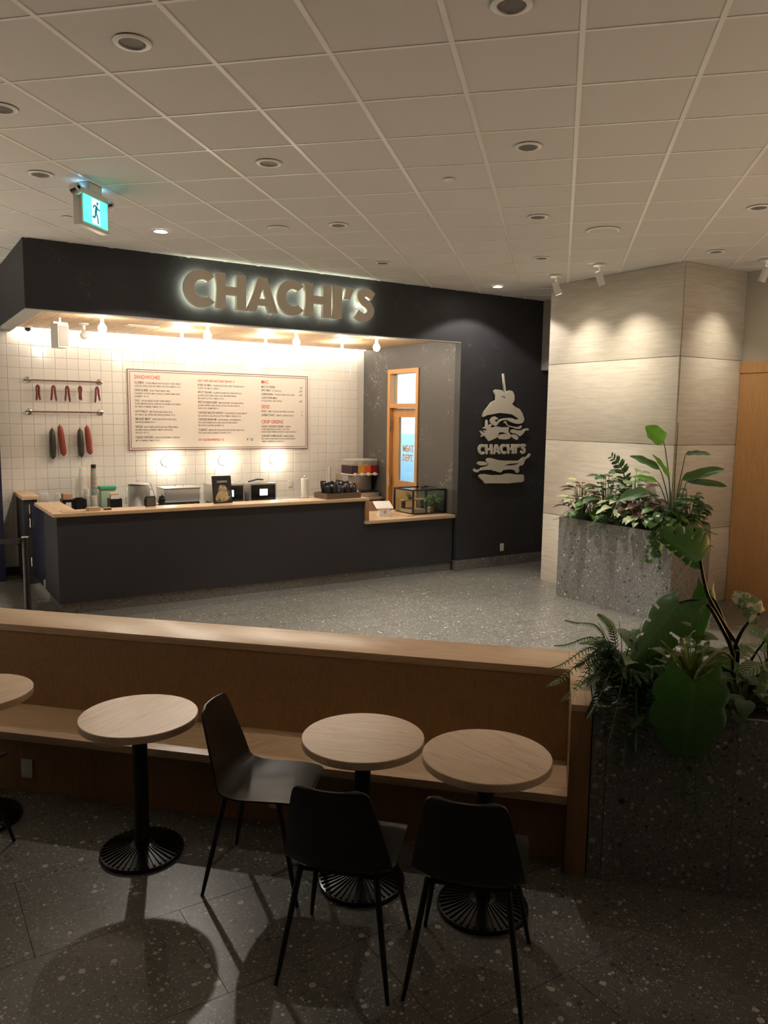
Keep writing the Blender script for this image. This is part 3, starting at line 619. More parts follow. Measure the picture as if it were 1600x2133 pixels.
# ------------------------------------------------------------------ ceiling fixtures
M_CAN = mat('can_baffle', (.16, .15, .135), .5); M_CANON = emis('can_glow', (1., .87, .72), 70.)
LAT = [(1.11, 4.08), (2.41, 5.38), (1.09, 6.62), (0.68, 5.36), (2.40, 2.79), (3.69, 4.08), (5.01, 5.38), (3.70, 6.68), (2.39, 7.92), (6.29, 4.08), (7.54, 5.35), (6.30, 6.68), (5.01, 7.97), (7.15, 8.42)]
WHERE = ['nearest the top left corner', 'above the menu side, between exit sign and middle', 'just left of the exit sign', 'cut by the left edge', 'cut by the top edge', 'in the middle right of the ceiling', 'above the ceiling speaker, right of middle',
         'beside the smoke detector', 'lit, just right of the exit sign', 'near the right edge', 'above the limestone column', 'between the ceiling speaker and dark wall', "nearest the CHACHI'S letters", 'lit, close to the dark wall with the sandwich logo']
def potlight(x, y, on, label, beam=0, cone=72):
    t = thing('downlight', label, 'downlight', (x, y, CEIL), 0, 'round recessed ceiling downlights')
    MB().lathe([(.092, -.0055), (.092, -.008), (.084, -.013), (.066, -.013), (.064, -.006)], 32, cap=False).build('trim_ring', M_RAIL, t, smooth=True)
    if on: MB().lathe([(.046, -.0055), (.046, -.007)], 24).build('lamp', M_CANON, t)
    MB().lathe([(.0655, -.006), (.047, -.0052)] if on else [(.0655, -.007), (.05, -.0055), (.02, -.0052)], 28, cap=not on).build('baffle', M_CAN if not on else M_RAIL, t, smooth=True)
    if beam: light('can_lamp', 'SPOT', (0, 0, -.03), beam, WARM, t, spot_size=radians(cone), spot_blend=.6 if cone < 100 else .2, shadow_soft_size=.045)     # deep lamp with a narrow beam
BEAM = {7: 260, 6: 270, 11: 290, 12: 90, 5: 70, 8: 112, 13: 60}
for k, ((x, y), w) in enumerate(zip(LAT, WHERE)): potlight(x, y, w.startswith('lit'), ('glowing round downlight ' if w.startswith('lit') else 'round downlight ') + w.replace('lit, ', ''), BEAM.get(k, 0), 124 if k in (8, 13) else 74)
# unseen downlights added over the hall, left and right, to brighten the ceiling
for k, (p, q, w) in enumerate(((-7.2, 3.8, 4700), (-8.0, 5.7, 4700), (-9.6, 3.8, 4700), (-10.0, 6.2, 4700))): c = BP(p, q); potlight(c.x, c.y, False, 'unseen downlight added to brighten the ceiling, left of the picture', w, 70)
for k, (x, y, w) in enumerate(((7.6, 1.2, 4300), (7.2, -.9, 4300))): potlight(x, y, False, 'unseen downlight added to brighten the ceiling, right of the picture', w, 70)
for nm_, (x, y), r, lb, ct in (('ceiling_speaker', (5.86, 5.39), .155, 'large flat round ceiling speaker right of the middle', 'speaker'), ('smoke_detector', (3.29, 7.13), .10, 'white round detector ring on the ceiling behind the middle', 'detector')):
    t = thing(nm_, lb, ct, (x, y, CEIL))
    MB().lathe([(r, -.0055), (r, -.01), (r * .9, -.016), (r * .86, -.014)], 36, cap=False).build('ring', M_RAIL, t, smooth=True)
    MB().lathe([(r * .87, -.0055), (r * .86, -.013), (r * .5, -.0145)], 36).build('face', M_CTILE, t, smooth=True)
for k, (x, y) in enumerate(((3.69, 4.95), (1.51, 7.88))):
    t = thing('sprinkler_cover', ('small flat round sprinkler cover in the middle of the ceiling', 'small round sprinkler cover beside the exit sign')[k], 'sprinkler', (x, y, CEIL), 0, 'sprinkler covers')
    MB().lathe([(.042, -.0055), (.042, -.012), (.036, -.014)], 24).build('plate', M_RAIL, t, smooth=True); MB().lathe([(.03, -.004), (.03, -.0055)], 20).build('collar', M_CAN, t)
M_SPOT = emis('spot_lens', (1., .9, .7), 30.)
def trackspot(x, y, tgt, power, label):
    t = thing('spotlight', label, 'spotlight', (x, y, CEIL), 0, 'white ceiling spotlights')
    MB().lathe([(.075, -.0055), (.075, -.024), (.07, -.028)], 24).build('canopy', M_WHITE, t, smooth=True); MB().lathe([(.012, -.0285), (.012, -.115)], 10).build('stem', M_WHITE, t, smooth=True)
    d = (Vector(tgt) - Vector((x, y, CEIL - .13))).normalized(); q = d.to_track_quat('-Z', 'Y')
    h = MB().lathe([(.03, .05), (.042, .045), (.042, -.115), (.038, -.115), (.036, -.10)], 20, cap=False).build('head', M_WHITE, t, (0, 0, -.13), smooth=True); h.rotation_euler = q.to_euler()
    l = MB().lathe([(.036, -.099), (.036, -.1)], 18).build('lens', M_SPOT, h)
    L = light('spot_lamp', 'SPOT', (0, 0, -.105), power, (1., .90, .72), h, spot_size=radians(86), spot_blend=1., shadow_soft_size=.03)
trackspot(7.19, 7.35, (7.71, 7.1, 2.5), 56, 'white spotlight aimed at the limestone column, nearest the dark wall')
trackspot(7.09, 6.55, (7.71, 6.4, 2.5), 70, 'white spotlight aimed at the limestone column, the middle one of three')
trackspot(8.35, 5.28, (8.25, 5.85, 2.5), 42, 'white spotlight in front of the limestone column at the right edge')
# exit sign: runs along the ceiling grid, faces the seats
ex = thing('exit_sign', 'green running man exit sign with two lamp heads', 'exit sign', (1.47, 6.70, CEIL), pi / 4)
M_EXG = emis('exit_green', (.0, .86, .58), 1.25); M_EXW = emis('exit_white', (.55, 1., .95), 1.2); M_EXM = mat('exit_man', (.0, .16, .22), .5, emit=(0, .16, .24), strength=.8)
box('housing', M_WHITE, -.19, .19, -.035, .035, -.345, -.06, ex, .006); box('canopy', M_WHITE, -.09, .09, -.045, .045, -.058, -.004, ex, .004)
box('sign_panel', M_EXG, -.165, .165, -.042, -.0355, -.315, -.11, ex); box('door_panel', M_EXW, -.055, .05, -.0445, -.0425, -.305, -.118, ex)
mm = MB()
def limb(*pts, r=.009):
    for (a, b), (c, d) in zip(pts[:-1], pts[1:]):
        L = Vector((c - a, d - b)).normalized(); n = Vector((-L.y, L.x)) * r
        mm.add([(a + n.x, -.0465, b + n.y), (a - n.x, -.0465, b - n.y), (c - n.x, -.0465, d - n.y), (c + n.x, -.0465, d + n.y), (a + n.x, -.0447, b + n.y), (a - n.x, -.0447, b - n.y), (c - n.x, -.0447, d - n.y), (c + n.x, -.0447, d + n.y)],
               [(0, 1, 2, 3), (7, 6, 5, 4), (0, 4, 5, 1), (1, 5, 6, 2), (2, 6, 7, 3), (3, 7, 4, 0)])
limb((.005, -.168), (-.012, -.225), r=.014); limb((.004, -.165), (-.032, -.168), (-.042, -.19), r=.006); limb((.006, -.168), (.026, -.19), (.048, -.188), r=.006)
limb((-.012, -.225), (-.024, -.258), (-.056, -.256), r=.0075); limb((-.008, -.222), (.016, -.248), (.02, -.298), r=.0075)
mm.lathe([(.012, 0), (.012, .002)], 14, (.017, -.0465, -.144)); mm.v[-28:] = [(.017 + (x - .017), -.0465 + (z + .144), -.144 + (y + .0465)) for x, y, z in mm.v[-28:]]
mm.build('running_man', M_EXM, ex)
for s in (-1, 1):
    o = MB().lathe([(.015, .055), (.035, .05), (.045, .02), (.05, 0), (.046, 0), (.03, .012)], 20, cap=False).build('lamp_head', M_CHROME, ex, (s * .225, -.005, -.1), smooth=True); o.rotation_euler = (radians(75), 0, s * .3)
box('top_light', emis('exit_top', (.16, .60, 1.), 26.), -.12, .17, .02, .034, -.0595, -.0582, ex)
# ------------------------------------------------------------------ things on the tiled wall
def rail(z, label):
    t = thing('hanging_rail', label, 'rail', (0, 0, 0), 0, 'chrome hanging rails')
    MB().tube([(1.67, 11.665, z), (2.615, 11.665, z)], .011, 10).build('bar', mat('rail_bronze', (.20, .10, .10), .3, .8), t, smooth=True)
    for x in (1.67, 2.615):
        o = MB().lathe([(.042, 0), (.042, .008), (.03, .014), (.016, .018), (.016, .075)], 20).build('flange', M_CHROME, t, (x, YT - .0085, z), smooth=True); o.rotation_euler = (pi / 2, 0, 0)
rail(2.69, 'upper rail on the tiled wall with five small sausages'); rail(2.26, 'lower rail on the tiled wall with four large salamis')
M_SAUS = mat('sausage_skin', (.16, .028, .026), .38); M_SALD = mat('salami_dark', (.032, .028, .024), .4); M_SALR = paint('salami_red', (.24, .045, .03), (.5, .25, .18), .42, .5, 6); M_STR = mat('string', (.6, .54, .44), .8)
ords = ['leftmost', 'second', 'middle', 'fourth', 'rightmost']
for k, (x, sp_, l1, l2) in enumerate(((1.785, .022, .205, .2), (1.985, .034, .2, .205), (2.165, .032, .205, .215), (2.335, .012, .18, .19), (2.565, .032, .215, .19))):
    t = thing('small_sausage', f'thin red folded sausage on the upper rail, {ords[k]} of five', 'sausage', (x, 11.665, 2.69), 0, 'thin sausages on the upper rail')
    pts = [(-sp_, 0, -.075 - l1), (-sp_ * .6, 0, -.17), (-.016, 0, -.1), (0, 0, -.075), (.016, 0, -.1), (sp_ * .6, 0, -.17), (sp_, 0, -.075 - l2)]
    c = catmull(pts, 4); MB().tube(c, [.008] + [.0145] * (len(c) - 2) + [.008], 8).build('sausage', M_SAUS, t, smooth=True)
    MB().tube([(0, 0, -.07), (0, 0, .012)], .002, 6).build('string', M_STR, t)
for k, (x, zt, zb, tilt, m_, lb) in enumerate(((1.945, 2.05, 1.605, .0, M_SALD, 'dark salami on the lower rail, the left dark one'), (2.045, 2.095, 1.645, .035, M_SALR, 'reddish salami on the lower rail, the left red one'), (2.31, 2.05, 1.625, .01, M_SALD, 'dark salami on the lower rail, the right dark one'), (2.405, 2.09, 1.66, .03, M_SALR, 'reddish salami on the lower rail, the right red one'))):
    t = thing('large_salami', lb, 'salami', (x, 11.655, 2.26), 0, 'large salamis on the lower rail'); z0 = zt - 2.26; z1 = zb - 2.26; L = z0 - z1
    pr = [(.004, z0), (.008, z0 - .02), (.024, z0 - .035), (.036, z0 - .065), (.041, z0 - .15), (.043, (z0 + z1) / 2), (.043, z1 + .1), (.04, z1 + .045), (.028, z1 + .02), (.01, z1 + .008), (.006, z1)]
    o = MB().lathe(pr, 16).build('salami', m_, t, smooth=True)
    for v in o.data.vertices: v.co.x += tilt * (z0 - v.co.z) / L * 1.2
    MB().tube([(0, 0, z0 - .004), (0, 0, .013)], .002, 6).build('string', M_STR, t)
def plate(name, label, cat, c, nrm, w=.075, h=.118, kind='outlet'):
    t = thing(name, label, cat, c, math.atan2(nrm[1], nrm[0]) + pi / 2, None)
    box('cover', M_WHITE, -w / 2, w / 2, -.007, -.0003, -h / 2, h / 2, t, .002)
    if kind == 'outlet':
        for z in (-.028, .028): box('socket', M_IVORY, -.017, .017, -.0095, -.0072, z - .017, z + .017, t)
    else:
        for x in ((-.028, .028) if w > .1 else (0,)): box('rocker', M_IVORY, x - .015, x + .015, -.0115, -.0072, -.033, .033, t)
plate('light_switch', 'white double light switch on tiles beside the half wall', 'switch', (1.82, YT - .0085, 1.07), (0, -1), .12, .12, 'sw')
plate('wall_outlet', 'white outlet on the tiles behind the black bins', 'outlet', (2.0, YT - .0085, 1.06), (0, -1))
plate('wall_outlet', 'white outlet on the tiles beside the paper towel', 'outlet', (5.62, YT - .0085, 1.13), (0, -1))
plate('wall_outlet', 'white outlet low on the dark wall under the sandwich logo', 'outlet', (7.915, YW - .0003, .285), (0, -1))
# ------------------------------------------------------------------ things on the back counter
ZB = .92
M_PAPER = mat('paper_white', (.84, .80, .72), .7); M_KRAFT = mat('kraft', (.46, .29, .16), .75)
def cupstack(x, y, r0, r1, h, n, m_, name, label, lid=None):
    t = thing(name, label, 'cups', (x, y, ZB))
    hb = .11 * h / .5 if n < 4 else .12; st = (h - hb) / max(1, n - 1)
    for k in range(n):      # nested cups stand rim down
        z = k * st; MB().lathe([(r0, z), (r0, z + .006), (r0 - .003, z + .008), (r1, z + hb)], 18).build('cup', m_, t, smooth=True)
    if lid: MB().lathe([(r1 * .95, h + .001), (r1 * .95, h + .05), (r1 * .8, h + .055)], 16).build('lid', lid, t, smooth=True)
cupstack(2.30, 11.5, .058, .045, .57, 16, M_PAPER, 'cup_stack', 'tall stack of white paper cups beside the patterned cups')
M_PAT, nt_, b__ = _new('cup_pattern')
g_ = nt_.nodes.new('ShaderNodeNewGeometry'); w_ = nt_.nodes.new('ShaderNodeTexWave'); w_.inputs['Scale'].default_value = 5; w_.inputs['Distortion'].default_value = 6; w_.bands_direction = 'Z'
nt_.links.new(g_.outputs['Position'], w_.inputs['Vector']); r__ = ramp(nt_, [(.45, (.16, .36, .42)), (.55, (.62, .28, .12))]); nt_.links.new(w_.outputs['Fac'], r__.inputs[0]); nt_.links.new(r__.outputs[0], b__.inputs['Base Color'])
cupstack(2.435, 11.45, .046, .038, .56, 14, M_PAT, 'cup_stack', 'tall stack of blue and orange patterned cups with dark top', M_BLACK)
M_CLEAR = pane('frosted_cup', (.95, .95, .92), .1, .45)
cupstack(2.30, 11.3, .042, .034, .30, 8, M_CLEAR, 'plastic_cup_stack', 'taller stack of frosted plastic cups in front of white cups')
cupstack(2.38, 11.2, .045, .036, .19, 4, M_CLEAR, 'plastic_cup_stack', 'shorter stack of frosted plastic cups near the ledge')
def bin_(x0, x1, y0, y1, h, label, name='black_bin'):
    t = thing(name, label, 'bin', ((x0 + x1) / 2, (y0 + y1) / 2, ZB)); w, d = (x1 - x0) / 2, (y1 - y0) / 2
    MB().box(-w, w, -d, -d + .006, 0, h).box(-w, w, d - .006, d, 0, h).box(-w, -w + .006, -d + .006, d - .006, 0, h).box(w - .006, w, -d + .006, d - .006, 0, h).build('wall', M_BLACK, t)
    box('bottom', M_BLACK, -w + .006, w - .006, -d + .006, d - .006, 0, .006, t); return t
t = bin_(1.95, 2.10, 11.1, 11.3, .17, 'black bin holding a block of brown napkins'); box('paper_label', M_PAPER, -.035, .035, -.1015, -.1003, .03, .13, t); box('front_rim', M_BLACKM, -.078, .078, -.106, -.1005, .155, .17, t)
bx_ = tag(box('napkin_block', M_KRAFT, 1.965, 2.085, 11.12, 11.28, ZB + .007, ZB + .245, None, .004), 'block of brown napkins standing in the left black bin', 'napkins')
t = bin_(2.115, 2.255, 11.08, 11.3, .165, 'black bin of lids left of the plastic cups')
for k in range(3): MB().lathe([(.05, .12 + k * .022), (.05, .135 + k * .022), (.04, .14 + k * .022)], 18, (0, -.02 + .02 * k, 0)).build('cup_lid', M_BLACKM, t, smooth=True)
M_GREEN = mat('green_plastic', (.06, .34, .17), .4)
t = thing('storage_tub', 'green lidded storage tub behind a black napkin box', 'tub', (2.62, 11.5, ZB))
box('body', mat('tub_clear', (.40, .55, .40), .3), -.10, .10, -.09, .09, 0, .25, t, .012); box('lid', M_GREEN, -.112, .112, -.1, .1, .251, .30, t, .01)
t = bin_(2.57, 2.73, 11.1, 11.28, .15, 'black box of folded napkins in front of the green tub')
for k in range(5): tag(box('napkin', (M_PAPER, M_KRAFT)[k % 2], 2.585 + .002 * k, 2.70 - .004 * k, 11.115 + k * .03, 11.135 + k * .03, ZB + .007, ZB + .2 + .018 * (k % 3)), f'{("cream", "brown")[k % 2]} folded napkin in the black napkin box, {("frontmost", "second from the front", "in the middle", "second from the back", "rearmost")[k]}', 'napkin', 'napkins in the black box')
# stock pot
t = thing('stock_pot', 'large steel stock pot with tilted lid and side handles', 'pot', (3.04, 11.38, ZB))
MB().lathe([(.148, 0), (.152, .006), (.152, .30), (.158, .304), (.158, .31), (.148, .31), (.146, .02)], 36, cap=False).build('body', M_STEEL, t, smooth=True)
for s in (-1, 1): MB().tube(catmull([(s * .152, -.045, .24), (s * .19, -.04, .25), (s * .2, 0, .252), (s * .19, .04, .25), (s * .152, .045, .24)], 4), .006, 8).build('handle', M_CHROME, t, smooth=True)
o = MB().lathe([(.15, 0), (.15, .01), (.13, .02), (.03, .03), (.01, .032)], 32).build('lid', M_STEEL, t, (-.01, 0, .318), smooth=True); o.rotation_euler = (.0, .06, 0)
MB().lathe([(.012, .03), (.02, .05), (.02, .056)], 14).build('knob', M_CHROME, o, smooth=True)
t = thing('serving_ladle', 'pale ladle leaning against the steel stock pot', 'ladle', (3.23, 11.3, ZB))
MB().tube([(.05, 0, .02), (.01, .02, .2), (-.03, .03, .34)], [.01, .009, .012], 8).build('handle', M_PAPER, t, smooth=True); MB().sphere((.052, 0, .025), .03, 12, 8, (1, 1, .8)).build('bowl', M_STEEL, t, smooth=True)
for k, (x, y) in enumerate(((3.09, 11.12), (3.32, 11.2))):
    t = thing('spice_jar', ('black jar in front of the stock pot', 'black jar between stock pot and food warmer')[k], 'jar', (x, y, ZB))
    MB().lathe([(.045, 0), (.05, .01), (.05, .12), (.04, .13)], 20).build('body', M_BLACK, t, smooth=True); MB().lathe([(.043, .131), (.043, .15), (.012, .155), (.01, .17)], 20).build('lid', M_BLACKM, t, smooth=True)
t = thing('food_warmer', 'long stainless food warmer with flat lid and dark base', 'food warmer', (3.62, 11.36, ZB))
box('base', M_BLACK, -.27, .25, -.19, .19, 0, .055, t, .006); box('body', M_STEEL, -.275, .255, -.195, .195, .056, .245, t, .012); box('lid', M_STEEL, -.285, .265, -.2, .2, .246, .268, t, .008)
MB().tube(catmull([(-.06, -.02, .268), (-.05, -.02, .295), (.05, -.02, .295), (.06, -.02, .268)], 4), .007, 8).build('handle', M_CHROME, t, smooth=True)
for x in (.08, .19): o = MB().lathe([(.015, 0), (.013, .012)], 14).build('dial', M_CHROME, t, (x, -.191, .028), smooth=True); o.rotation_euler = (pi / 2, 0, 0)
M_OVEN = mat('oven_grey', (.46, .44, .41), .35, .6); M_SCREEN = emis('oven_screen', (.35, .72, 1.), 2.6)
for k, (x0, x1, lb) in enumerate(((4.08, 4.58, 'grey countertop oven with lit screen, behind the sandwich poster'), (4.66, 5.11, 'grey countertop oven with lit blue screen, right one'))):
    t = thing('countertop_oven', lb, 'oven', ((x0 + x1) / 2, 11.38, ZB), 0, 'countertop ovens'); w = (x1 - x0) / 2
    box('cabinet', M_OVEN, -w, w, -.2, .22, .015, .29, t, .01); box('front_panel', M_BLACKM, -w + .03, w - .02, -.208, -.2005, .03, .265, t, .006)
    box('screen', M_SCREEN, -.055, .075, -.2125, -.2085, .10, .20, t); box('foot', M_BLACK, -w + .03, w - .03, -.17, .19, 0, .0145, t)
    MB().tube([(-w + .03, -.1, .31), (.0, .0, .335), (w * .5, .05, .32)], [.012, .014, .012], 8).build('paddle_handle', M_BLACK, t, smooth=True)
    box('paddle', M_STEEL, -.06, w - .06, -.06, .1, .2915, .30, t)
t = thing('paper_towel', 'white paper towel roll on a steel stand', 'paper towel', (5.72, 11.4, ZB))
MB().lathe([(.08, 0), (.08, .012), (.012, .014)], 24).build('stand', M_STEEL, t, smooth=True); MB().lathe([(.058, .0145), (.058, .32), (.02, .32)], 26).build('roll', M_PAPER, t, smooth=True); MB().lathe([(.007, .321), (.007, .35), (.013, .355), (.008, .37)], 12).build('post', M_CHROME, t, smooth=True)
t = thing('straw_holder', 'clear holder of tall straws behind the chip tray', 'straws', (6.2, 11.45, ZB))
MB().lathe([(.055, 0), (.055, .22), (.05, .22), (.05, .01)], 20, cap=False).build('holder', M_CLEAR, t, smooth=True)
for k in range(9): a_ = k * .7; MB().tube([(.03 * cos(a_), .03 * sin(a_), .012), (.045 * cos(a_), .045 * sin(a_), .47 + .012 * (k % 4))], .006, 6).build('straw', (M_PAPER, M_STEEL)[k % 2], t)
t = thing('stir_stick_holder', 'holder of wooden stir sticks beside the straws', 'stir sticks', (6.37, 11.5, ZB))
MB().lathe([(.04, 0), (.04, .2), (.036, .2), (.036, .01)], 18, cap=False).build('holder', M_STEEL, t, smooth=True)
for k in range(6): a_ = k * 1.1; MB().box(.02 * cos(a_) - .004, .02 * cos(a_) + .004, .02 * sin(a_) - .002, .02 * sin(a_) + .002, .012, .36 + .01 * (k % 3)).build('stick', M_KRAFT, t)
t = thing('wire_rack', 'white wire rack beside the drink dispenser', 'rack', (6.42, 11.2, ZB))
for x in (-.06, 0, .06): MB().tube([(x, 0, 0), (x, 0, .26)], .006, 6).build('upright', M_PAPER, t)
for z in (.05, .25): MB().tube([(-.065, 0, z), (.065, 0, z)], .006, 6).build('crossbar', M_PAPER, t)
# drink dispenser
M_TANK = pane('tank_clear', (.95, .95, .93), .1, .12); M_TLID = pane('tank_lid_clear', (.95, .95, .93), .2, .3)
t = thing('drink_dispenser', 'juice dispenser with four clear tanks of coloured drinks', 'drink dispenser', (6.74, 11.38, ZB))
box('base', M_STEEL, -.25, .25, -.24, .22, 0, .07, t, .008); box('cabinet', M_STEEL, -.23, .23, -.02, .2, .0705, .36, t, .006); box('tank_shelf', M_PAPER, -.25, .25, -.2, .2, .3605, .38, t, .004)
for k in range(2): box('drip_tray', M_BLACKM, -.23 + .24 * k, -.01 + .24 * k, -.235, -.03, .0705, .095, t)
for k, c in enumerate(((.045, .012, .03), (.62, .34, .02), (.72, .12, .02), (.22, .012, .03))):
    x = -.19 + .127 * k; tk = box('tank', M_TANK, x - .06, x + .06, -.17, .17, .381, .60, t, .008)
    box('juice', mat(f'juice_{k}', c, .3, emit=c, strength=.0), x - .0615, x + .0615, -.1715, .1715, .383, .52, tk)
    box('tank_lid', M_TLID, x - .061, x + .061, -.172, .172, .601, .622, tk, .004); box('spout', M_PAPER, x - .02, x + .02, -.215, -.1725, .35, .40, tk, .005)
# ------------------------------------------------------------------ things on the ledge and the low worktop
ZL = 1.15
t = thing('poster_stand', 'black framed sandwich poster standing on the oak ledge', 'poster', (3.53, 9.30, ZL), .12)
M_POST, nt_, b__ = _new('poster_print')
tc_ = nt_.nodes.new('ShaderNodeTexCoord'); v_ = nt_.nodes.new('ShaderNodeTexVoronoi'); v_.inputs['Scale'].default_value = 26; nt_.links.new(tc_.outputs['Object'], v_.inputs['Vector'])
r__ = ramp(nt_, [(.2, (.50, .27, .10)), (.45, (.62, .48, .34)), (.7, (.16, .22, .05)), (.9, (.07, .03, .02))]); nt_.links.new(v_.outputs['Color'], r__.inputs[0]); nt_.links.new(r__.outputs[0], b__.inputs['Base Color'])
pf = box('frame', M_BLACK, -.13, .13, 0, .018, 0, .345, t, .003); pf.rotation_euler = (-.14, 0, 0)
MB().box(-.118, .118, -.0015, -.0002, .012, .333).build('print', mat('poster_dark', (.025, .024, .026), .5), pf)
m2 = MB(); cxs = catmull([(-.06, 0, .19), (-.03, 0, .225), (.03, 0, .225), (.07, 0, .17), (.11, 0, .13), (.105, 0, .07), (.05, 0, .03), (-.06, 0, .02), (-.105, 0, .05), (-.09, 0, .1), (-.06, 0, .14)], 4)
m2.add([(v.x, -.0028, v.z) for v in cxs], [tuple(range(len(cxs)))]); m2.build('sandwich_picture', M_POST, pf)
place_cut('poster_title', J_cub, M_PAPER, pf, (0, -.003, .26))
box('back_leg', M_BLACK, -.02, .02, .075, .09, 0, .2, t)
t = thing('ledge_card', 'small black price card on the left half of the ledge', 'card', (2.62, 9.30, ZL), .1)
box('card', M_BLACK, -.06, .06, 0, .014, 0, .125, t, .003); box('print', mat('card_print', (.10, .09, .08), .5), -.048, .048, -.0016, -.0003, .012, .112, t); box('foot', M_CHROME, -.05, .05, -.02, .045, 0, .006, t)
t = thing('chip_tray', 'low wooden tray full of dark chip bags on the ledge end', 'tray', (5.16, 9.29, ZL), .05)
M_WAL = wood('walnut', (.15, .095, .06), (.09, .055, .035), 'X')
for nm2, a in (('side', (-.27, .27, -.17, -.158, 0, .075)), ('side', (-.27, .27, .158, .17, 0, .075)), ('side', (-.27, -.258, -.158, .158, 0, .075)), ('side', (.258, .27, -.158, .158, 0, .075)), ('bottom', (-.258, .258, -.158, .158, 0, .01))): box(nm2, M_WAL, *a, parent=t)
M_BAG = paint('chip_bag_foil', (.018, .015, .015), (.42, .38, .34), .22, .75, 9)
def bag(x, y, z, rx, rz, lb):
    b = MB(); n = 7; vs = []; fs = []
    for s in (-1, 1):
        for i in range(n):
            for j in range(n):
                u, v = i / (n - 1) * 2 - 1, j / (n - 1) * 2 - 1
                th = .032 * (1 - u ** 4) * (1 - abs(v) ** 3) + .0015; w = .062 * (1 - .12 * (1 - v * v))
                vs.append((u * w + random.uniform(-.003, .003), s * th + random.uniform(-.004, .004), v * .085))
    for s in range(2):
        for i in range(n - 1):
            for j in range(n - 1): k = s * n * n + i * n + j; fs.append((k, k + n, k + n + 1, k + 1))
    b.add(vs, fs); t2 = thing('chip_bag', lb, 'chip bag', (x, y, z), rz, 'chip bags in the wooden tray')
    o = b.build('pouch', M_BAG, t2, smooth=True); o.rotation_euler = (rx, random.uniform(-.3, .3), 0)
    o2 = MB().box(-.055, .055, -.002, .002, .084, .1).build('crimped_seal', M_BLACKM, o)
wb_ = ['front row, leftmost', 'front row, second from left', 'front row, third from left', 'front row, fourth from left', 'front row, rightmost', 'back row, leftmost', 'back row, second from left', 'back row, third from left', 'back row, rightmost']
for k in range(9):
    f_ = k < 5; kk = k if f_ else k - 5
    bag(5.16 + (-.2 + kk * .1 if f_ else -.17 + kk * .115), 9.29 + (-.075 if f_ else .07), ZL + (.095 if f_ else .115) + .015 * (k % 2), random.uniform(-.4, -.1), random.uniform(-.4, .4), f'dark chip bag in the wooden tray, {wb_[k]}')
t = thing('card_holder', 'small black card holder at the right end of the ledge', 'card holder', (5.485, 9.28, ZL), .5); o = box('holder', M_BLACK, -.028, .028, 0, .012, 0, .10, t, .002); o.rotation_euler = (-.2, 0, 0); box('card', M_PAPER, -.02, .02, -.0015, -.0003, .02, .09, o)
t = tag(box('paper_sheet', M_KRAFT, 1.60, 1.86, 9.12, 9.3, ZL, ZL + .006), 'flat brown paper sheet on the left end of the ledge', 'paper')
t = thing('wooden_block', 'small wooden box on the ledge next to the paper sheet', 'box', (1.94, 9.2, ZL), .15); box('body', M_OAK, -.065, .065, -.05, .05, 0, .03, t, .003); box('lid', M_KRAFT, -.067, .067, -.052, .052, .0305, .038, t)
t = thing('wooden_block', 'tiny dark wooden block on the ledge left part', 'box', (2.1, 9.22, ZL), .0); box('body', M_WAL, -.04, .04, -.03, .03, 0, .02, t, .002); box('lid', M_KRAFT, -.041, .041, -.031, .031, .0205, .025, t)
t = thing('flat_papers', 'loose white papers on the ledge before the paper towel', 'paper', (4.45, 9.3, ZL), .1); box('sheet', M_PAPER, -.13, .13, -.06, .06, 0, .002, t); o = box('sheet', M_PAPER, -.1, .1, -.05, .05, .0022, .004, t); o.rotation_euler = (0, 0, .3)
ZW = .834
t = thing('payment_terminal', 'white tablet payment terminal on the low oak worktop', 'terminal', (5.98, 9.40, ZW), -.18)
MB().add([(-.09, -.05, 0), (.09, -.05, 0), (.09, .1, 0), (-.09, .1, 0), (-.07, -.05, .13), (.07, -.05, .13), (.07, -.03, .13), (-.07, -.03, .13)], [(3, 2, 1, 0), (4, 5, 6, 7), (0, 1, 5, 4), (1, 2, 6, 5), (2, 3, 7, 6), (3, 0, 4, 7)]).build('stand', M_WHITE, t)
o = box('tablet', M_WHITE, -.13, .13, -.095, .095, 0, .016, t, .005); o.location = (0, .03, .152); o.rotation_euler = (radians(28), 0, 0)
b = MB()
for a in ((-.016, .016, .05, .055), (-.016, .016, .077, .082), (-.016, -.011, .055, .077), (.011, .016, .055, .077)): b.box(a[0], a[1], -.0525, -.0505, a[2], a[3])
b.build('square_mark', M_INK, t)
t = thing('serving_board', 'pale wooden board lying against the glass display case', 'board', (6.31, 9.45, ZW), 0); box('board', M_OAKY, -.06, .08, -.25, .25, 0, .018, t, .004); box('price_tag', M_PAPER, -.02, .02, .18, .2, .0185, .05, t)
cs = thing('display_case', 'black framed glass display case with herbs inside', 'display case', (6.72, 9.56, ZW))
hw, hd, hh, fw = .30, .26, .37, .022
b = MB()
for sx in (-1, 1):
    for sy in (-1, 1): b.box(sx * hw - (fw if sx > 0 else 0), sx * hw + (fw if sx < 0 else 0), sy * hd - (fw if sy > 0 else 0), sy * hd + (fw if sy < 0 else 0), 0, hh)
for z0 in (0, hh - fw):
    for sy in (-1, 1): b.box(-hw + fw, hw - fw, sy * hd - (fw if sy > 0 else 0), sy * hd + (fw if sy < 0 else 0), z0, z0 + fw)
    for sx in (-1, 1): b.box(sx * hw - (fw if sx > 0 else 0), sx * hw + (fw if sx < 0 else 0), -hd + fw, hd - fw, z0, z0 + fw)
b.build('frame', M_BLACKM, cs); M_PANE2 = pane('case_glass', (.93, .97, .95))
